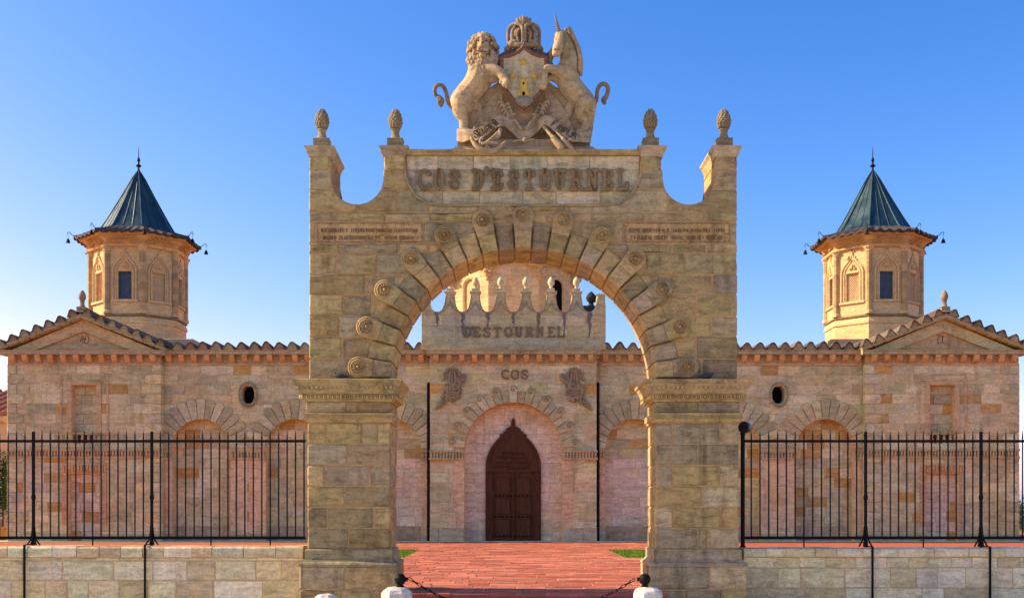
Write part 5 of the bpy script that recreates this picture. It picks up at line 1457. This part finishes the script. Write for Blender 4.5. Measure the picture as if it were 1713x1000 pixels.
def tower(X, Y, lab, R=2.1):
    t = thing('pagoda_tower', (X, Y, 6.6), lab, 'tower', 'pagoda towers'); c = (X, Y)
    ap = R*cos(pi/8); fw = R*sin(pi/8)
    zs0, zs1, zt = 9.92, 10.06, 13.06
    m = MB(); m.tint = TOWP[0]; m.loft([octa(c, R+.06, 6.6), octa(c, R+.06, zs0-.3), octa(c, R+.12, zs0-.28), octa(c, R+.12, zs0-.2), octa(c, R+.04, zs0)]); m.build('tower_base', M_TOW, t)
    m = MB(); m.tint = tuple(x*.42 for x in TOWP[1]); m.loft([octa(c, R+.04, zs0), octa(c, R+.12, zs0+.04), octa(c, R+.12, zs1-.03), octa(c, R, zs1)]); m.build('string_course', M_LICH, t)
    # walls: every face a panel of its own around the window opening
    for k in range(8):
        fr = facef(c, k, ap); w = .31; z0, z1 = 10.72, 11.97
        m = MB(); m.tint = pick(TOWP, .04); g = .003
        for p in ([(-fw+g, zs1), (-w, zs1), (-w, zt), (-fw+g, zt)], [(w, zs1), (fw-g, zs1), (fw-g, zt), (w, zt)], [(-w, zs1), (w, zs1), (w, z0), (-w, z0)], [(-w, z1), (w, z1), (w, zt), (-w, zt)]): m.ext(p, fr, -.3, 0)
        fc = m.build('wall_face', M_TOW, t)
        real = k % 2 == 0
        m = MB(); m.tint = TOWP[2] if not real else (.01, .01, .012)
        d = -.10 if not real else -.16
        m.ext([(-w-.02, z0-.02), (w+.02, z0-.02), (w+.02, z1+.02), (-w-.02, z1+.02)], fr, -.32, d, 0, tuple(x*.93 for x in TOWP[2])); wn = m.build('window_pane' if real else 'blind_panel', M_GLASS if real else M_TOW, fc)
        m = MB(); n = 9; m.tint = tuple(x*.9 for x in TOWP[2])
        # lattice
        step = .125
        q = -2.2
        while q < 2.2:
            for sg in ((1, -1) if real else ((1,) if k % 4 == 1 else (1, -1))):
                pts = []
                for u in [(-w+2*w*i/24) for i in range(25)]:
                    v = (z0+z1)/2+q+sg*u*1.25
                    if z0 <= v <= z1: pts.append(fr(u, v, d+.012))
                if len(pts) > 2: m.tube([pts[0], pts[-1]], .012, 4)
            q += step
        m.build('lattice', M_LEAD if real else M_TOW, wn)
        m = MB(); m.tint = pick(TOWP, .05)
        og = ogee(.40, z0-.03, 11.92, 12.72)
        og2 = ogee(.53, z0-.03, 11.95, 12.86)
        # moulded frame: two ribs following the ogee
        for o_, r_, dd in ((og, .028, .02), (og2, .042, .035)):
            m.tube([fr(u, v, dd) for u, v in o_[1:]+[o_[0]]], r_, 6)
        m.ext([(-.62, z0-.13), (.62, z0-.13), (.62, z0-.03), (-.62, z0-.03)], fr, -.02, .09, .01)
        m.ext([(-w-.0, z1+.015), (w, z1+.015), (w, z1+.07), (-w, z1+.07)], fr, -.02, .04, .01)
        for uu, vv, rr in ((0, 12.9, .06), (-.07, 12.98, .05), (.07, 12.98, .05), (0, 12.82, .05), (-.13, 12.7, .045), (.13, 12.7, .045), (-.2, 12.6, .04), (.2, 12.6, .04), (0, 12.28, .12), (-.12, 12.2, .07), (.12, 12.2, .07)): m.ell(fr(uu, vv, .02), rr, 6, 4)
        m.build('ogee_frame', M_TOW, fc)
    for k in range(8):                        # corner shafts of drum stones
        a = pi/8+pi/4*k; x, y = X+(R+.0)*cos(a), Y+(R+.0)*sin(a)
        m = MB(); z = zs1; lite = 0
        m.lathe((x, y, 0), [(.19, zs1), (.19, zs1+.12), (.15, zs1+.16)], 10, TOWP[0])
        z = zs1+.16
        while z < zt-.25:
            h = min(RND.uniform(.26, .36), zt-.2-z); m.lathe((x, y, 0), [(.145, z), (.15, z+.012), (.15, z+h-.012), (.145, z+h)], 10, pick([tuple(q*(.58 if lite % 2 else .72) for q in TOWP[0])], .12)); z += h; lite += 1
        m.lathe((x, y, 0), [(.15, zt-.22), (.18, zt-.19), (.16, zt-.16), (.2, zt-.08), (.25, zt-.03), (.25, zt+.02)], 10, TOWP[1]); m.build('corner_shaft', M_TOW, t)
    m = MB(); m.tint = jit(lin((216, 170, 110)), .03)
    m.loft([octa(c, R+.12, zt), octa(c, R+.16, zt+.03), octa(c, R+.16, zt+.12), octa(c, R+.08, zt+.14), octa(c, R+.14, zt+.26), octa(c, R+.3, zt+.44), octa(c, R+.36, zt+.47), octa(c, R+.5, zt+.48), octa(c, R+.55, zt+.56), octa(c, R+.55, zt+.62)]); fz = m.build('frieze', M_TOW, t)
    for k in range(8):                        # fan carving on each side of the frieze
        fr = facef(c, k, (R+.2)*cos(pi/8)); m = MB(); m.tint = lin((208, 160, 100))
        for q in range(9):
            a = pi*(q+.5)/9; u0, v0 = .2*cos(a), .1*sin(a); u1, v1 = .72*cos(a), .30*sin(a)
            m.tube([fr(u0, zt+.17+v0, -.03+v0*.5), fr(u1, zt+.17+v1, .02+v1*.55)], [.015, .035], 5)
        m.tube([fr(.32*cos(pi*q/10), zt+.16+.12*sin(pi*q/10), .03) for q in range(11)], .02, 5); m.build('fan_carving', M_TOW, fz)
    # brown tile skirt, a corrugated ring with lifted corners
    m = MB(); m.tint = (.05, .03, .025); n = 96; rings = []
    ze = zt+.60
    def edge(k, s):
        a = 2*pi*k/n+pi/8; ph = ((k/n*8) % 1.0)-.5
        rr = lambda Rv: Rv*cos(pi/8)/cos(ph*pi/4)
        wob = .05*sin(2*pi*k/n*8*5) if s < .98 else 0
        Rv = (R+.76)*(1-s)+(R-.35)*s
        lift = .07*(abs(ph)*2)**6*(1-s)
        return Vector((X+rr(Rv)*cos(a), Y+rr(Rv)*sin(a), ze+.02+(1-s)*0+.42*s**1.15+wob*(1-s*.6)+lift))
    n = 192
    for s_ in (0, .25, .5, .75, 1): rings.append([edge(k, s_) for k in range(n)])
    under = [[p-Vector((0, 0, .10)) for p in rings[0]]]
    m.loft([[Vector((X+(p.x-X)*.80, Y+(p.y-Y)*.80, ze+.0)) for p in rings[0]]]+under+rings, cap0=False, cap1=False); m.build('tile_skirt', M_TILEB, t)
    # metal spire, slightly flared, with standing seams
    prof = [(R-.30, zt+1.0), (R-.43, zt+1.14), (R-.72, zt+1.6), (R-1.05, zt+2.18), (R-1.45, zt+2.9), (R-1.82, zt+3.6), (R-2.04, zt+3.95), (.02, zt+4.0)]
    prof = [(max(r, .02), z) for r, z in prof]
    for k in range(8):
        a0, a1 = pi/8+pi/4*k, pi/8+pi/4*(k+1); m = MB()
        m.loft([[(X+r*cos(a0), Y+r*sin(a0), z), (X+r*cos(a1), Y+r*sin(a1), z)] for r, z in prof], closed=False, cap0=False, cap1=False); sp_ = m.build('spire_panel', M_COPPER, t)
        m = MB()
        m.tube([(X+(r+.012)*cos(a0), Y+(r+.012)*sin(a0), z+.01) for r, z in prof], [.035]*6+[.025, .015], 6)
        for f_ in (.34, .67):
            m.tube([Vector((X+r*cos(a0), Y+r*sin(a0), z+.008)).lerp(Vector((X+r*cos(a1), Y+r*sin(a1), z+.008)), f_) for r, z in prof[:6]], [.018]*5+[.008], 5)
        m.build('seam', M_COPPER, sp_)
    m = MB(); zt4 = zt+3.95; m.lathe((X, Y, zt4), [(.09, 0), (.05, .08), (.04, .2), (.12, .25), (.13, .29), (.05, .34), (.04, .45), (.075, .52), (.06, .6), (.02, .68), (.018, .9), (.004, 1.2)], 12); m.build('spire_finial', M_IRON, t)
    for k in range(8):                        # corner hooks with bells
        a = pi/8+pi/4*k; d = Vector((cos(a), sin(a), 0)); b = Vector((X, Y, ze+.09))+d*(R+.74)
        m = MB(); m.tube([b-d*.1, b+d*.06+Vector((0, 0, .03)), b+d*.15+Vector((0, 0, .13)), b+d*.22+Vector((0, 0, .17)), b+d*.27+Vector((0, 0, .11)), b+d*.24+Vector((0, 0, .03))], .016, 6)
        m.tube([b+d*.24+Vector((0, 0, .04)), b+d*.24-Vector((0, 0, .14))], .007, 4); hk = m.build('bell_hook', M_IRON, t)
        p = b+d*.24-Vector((0, 0, .33)); m = MB(); m.lathe(p, [(.105, 0), (.09, .03), (.07, .1), (.06, .15), (.02, .19), (.012, .21)], 12); m.build('bell', M_IRON, hk)
    return t
tower(wx(232, 53), 53, 'octagonal pagoda tower with metal spire left of the gate')
tower(wx(1460, 53), 53, 'octagonal pagoda tower with metal spire right of the gate')

# central tower behind the portal parapet
def central():
    R = 3.05; X, Y = wx(859.5, 52), 52+R*cos(pi/8); c = (X, Y); ap = R*cos(pi/8); fw = R*sin(pi/8)
    t = thing('central_tower', (X, Y, 8.2), 'broad octagonal stone tower seen through the gate behind the portal finials', 'tower')
    zt = wz(425, 52)
    zs = [8.2+k*.47 for k in range(int((zt-8.2)/.47)+1)]+[zt]
    m = MB(); m.tint = MORTF; m.loft([octa(c, R-.02, 8.2), octa(c, R-.02, zt+.2)]); m.build('tower_core', M_TOW, t)
    for k in range(3, 8):
        fr = facef(c, k, ap)
        cuts = [(-.38, .38, 9.0, wz(462, 52))] if k in (5, 7) else []
        for p in blocks(-fw+.004, fw-.004, zs, .7, 1.2, cuts=cuts, gap=.008):
            m = MB(); m.ext(p, fr, -.03, RND.uniform(0, .006), .008, pick(TOWP, .07)); m.build('stone', M_TOW, t)
        if cuts:
            z1 = wz(462, 52); arc_ = [(.38*cos(pi*q/10), z1-.38+.38*sin(pi*q/10)+.38) for q in range(11)]
            m = MB(); m.ext([(-.38, 9.0), (.38, 9.0)]+[(.38*cos(pi*q/10), z1-.3+.3*sin(pi*q/10)) for q in range(11)], fr, -.03, -.008, 0, TOWP[1]); m.build('opening', M_VOID if k == 7 else M_TOW, t)
            m = MB(); m.tint = TOWP[1]; m.tube([fr(-.45, 9.0, .03), fr(-.45, z1-.3, .03)]+[fr(.45*cos(pi*q/10), z1-.3+.38*sin(pi*q/10), .03) for q in range(10, -1, -1)]+[fr(.45, z1-.3, .03), fr(.45, 9.0, .03)], .09, 6); m.build('opening_frame', M_TOW, t)
    for k in range(8):                        # carved heads at the corners
        a = pi/8+pi/4*k; x, y = X+(R+.1)*cos(a), Y+(R+.1)*sin(a); z = wz(452, 52)
        q = random.Random(k); parts = []
        m = MB(); m.tint = jit(lin((206, 166, 116)), .06)
        m.ell((x, y, z-.05), (.2, .2, .3), 10, 6); m.ell((x, y, z+.25), (.32, .32, .2), 10, 6); m.ell((x+.12*cos(a), y+.12*sin(a), z), (.1, .1, .12), 8, 5); m.ell((x, y, z-.38), (.1, .1, .14), 8, 5)
        for w in range(12):
            b = q.uniform(-1.2, 1.2)+a; m.ell((x+.26*cos(b), y+.26*sin(b), z+q.uniform(-.25, .35)), q.uniform(.06, .11), 6, 4)
        for sg in (-1, 1):
            tx, ty = -sin(a)*sg, cos(a)*sg
            ca = cos(pi/8)
            m.tube([(x+tx*(.2+.24*w)-cos(a)*.09*w, y+ty*(.2+.24*w)-sin(a)*.09*w, z+.22+.06*w) for w in range(5)], [.14, .12, .1, .08, .06], 6)
        m.build('corbel_head', M_TOW, t)
    m = MB(); m.tint = TOWP[0]; m.loft([octa(c, R+.05, zt), octa(c, R+.2, zt+.2), octa(c, R+.4, zt+.5), octa(c, R+.45, zt+.7)]); m.build('cornice', M_TOW, t)
    m = MB(); m.loft([octa(c, R+.5, zt+.72), octa(c, R-.6, zt+1.0), octa(c, R-1.9, zt+1.55), octa(c, .05, zt+2.0)]); m.build('roof', M_COPPER, t)
central()
# rear parapet finials on a merlon right of the central tower, and a stub of ochre turret on its left
rf = thing('rear_parapet_finials', (wx(991, 49), 49, 7.4), 'rear parapet finials right of the central tower, shadow put into their dark colour', 'chimney')
m = MB(); m.tint = (.035, .033, .032); x = wx(988, 49)  # merlon and finials stand in shadow; that shade is put into this tint
m.box((x-.42, 48.7, 7.4), (x+.62, 49.4, wz(513, 49))); m.build('rear_merlon', M_LICH, rf)
for px, h in ((989, 487), (1001, 491)):
    m = MB(); m.tint = (.035, .033, .032); z = wz(513, 49); hh = wz(h, 49)-z
    m.lathe((wx(px, 49), 49.05, z), [(.2, 0), (.12, .08), (.1, .16), (.19, hh*.4), (.23, hh*.58), (.17, hh*.78), (.08, hh*.93), (.01, hh)], 12); m.build('rear_finial', M_LICH, rf)
# small roofs at the feet of the towers
for px0, px1, lab in ((300, 327, 'small ridge of roof beside the left tower foot'), (1384, 1420, 'small ridge of roof beside the right tower foot')):
    Y = 49.5; z0 = 7.3; z1 = wz(566.5, Y); a, b = wx(px0, Y), wx(px1, Y)
    m = MB(); m.tint = lin((186, 160, 128)); i_ = 1 if px0 < 800 else -1
    q = [(a-1.2, z0), (b, z0), (b, z1-.16), (b-.12, z1), (a-1.2, z1)] if i_ > 0 else [(a, z0), (b+1.2, z0), (b+1.2, z1), (a+.15, z1), (a, z1-.12)]
    m.ext(q, front(Y), -2, 0, .02); rr = m.build('roof_ridge', M_TOW); tag(rr, lab, 'roof')

# ================================================================== BEYOND THE FACADE ENDS
YH = 50.0
hs = thing('neighbour_house', (wx(12, YH)-4, YH+4, 0), 'cream house with terracotta roof beyond the left end of the facade', 'house')
xr_ = wx(11.5, YH); ze = wz(694, YH)
m = MB(); m.box((xr_-8, YH, -.04), (xr_, YH+9, ze)); m.build('wall', M_PLAST, hs)
m = MB(); m.box((xr_-8.2, YH-.25, ze-.35), (xr_+.0, YH-.0, ze-.02), (.5, .35, .18)); m.build('eaves', M_PLAST, hs)
for k in range(9):
    m = MB(); x = xr_-.1-k*.45; m.box((x-.1, YH-.42, ze-.28), (x+.1, YH-.252, ze-.05)); m.build('eaves_bracket', M_PLAST, hs)
m = MB()
i = m.add([(xr_-8.4, YH-.5, ze), (xr_+.15, YH-.5, ze), (xr_+.15, YH+4.5, ze+1.5), (xr_-8.4, YH+4.5, ze+1.5), (xr_+.15, YH+9.5, ze), (xr_-8.4, YH+9.5, ze)])
m.face((i, i+1, i+2, i+3)); m.face((i+3, i+2, i+4, i+5)); m.face((i+1, i+4, i+2)); m.face((i, i+3, i+5)); m.face((i, i+5, i+4, i+1)); rf_ = m.build('roof', M_TERRA, hs)
for k in range(19):
    x = xr_-.05-k*.45; m = MB(); m.tube([(x, YH-.5, ze+.02), (x, YH+4.5, ze+1.52)], .11, 7); m.build('tile_row', M_TERRA, rf_)
def bush(name, X, Y, z0, z1, w, lab, cat, n, seed, stem=True):
    r = random.Random(seed); t = thing(name, (X, Y, z0), lab, cat)
    m = MB()
    m.tube([(X, Y, z0-.02), (X+.02, Y, z0+(z1-z0)*.3), (X-.03, Y, z0+(z1-z0)*.8)], [.06, .045, .015], 7); m.build('stem', M_BARK, t)
    m = MB()
    cl = [(r.gauss(0, .38)*w, r.gauss(0, .38)*w, r.uniform(.22, .95)) for _ in range(14)]
    for _ in range(n):
        c = r.choice(cl); h = z0+(z1-z0)*c[2]
        p = Vector((X+c[0]+r.gauss(0, .16)*w, Y+c[1]+r.gauss(0, .16)*w, h+r.gauss(0, .11)*(z1-z0)))
        if p.z < z0+.1: continue
        d = Vector((r.gauss(0, 1), r.gauss(0, 1), r.gauss(.4, .8))).normalized(); s = d.orthogonal().normalized(); L = r.uniform(.05, .12)
        i = m.add([p, p+d*L*.5+s*L*.28, p+d*L, p+d*L*.5-s*L*.28]); m.face((i, i+1, i+2, i+3))
    m.build('crown', M_LEAF, t)
YB_ = 46.6
pl_ = thing('planter', (wx(5, YB_), YB_, 0), 'ochre planter box at the left end of the facade', 'planter')
x = wx(4, YB_); m = MB(); m.loft([[(x-w, YB_-w, z), (x+w, YB_-w, z), (x+w, YB_+w, z), (x-w, YB_+w, z)] for w, z in ((.24, 0), (.27, .45), (.31, .47), (.31, .55), (.26, .55), (.25, .5))]); m.build('box', M_POT, pl_)
bush('potted_shrub', x, YB_, .5, wz(765, YB_), .36, 'dark green shrub in the ochre planter', 'shrub', 2600, 4)
bush('garden_shrub', wx(1711, 60), 60, 0, wz(836, 60)+.1, 1.5, 'green shrub beyond the right end of the facade', 'shrub', 5200, 5)
bush('garden_shrub', wx(1725, 58), 58, 0, wz(842, 58), 1.2, 'dark shrub cut by the right edge of the photo', 'shrub', 4200, 6)
# distant trees along the horizon behind everything
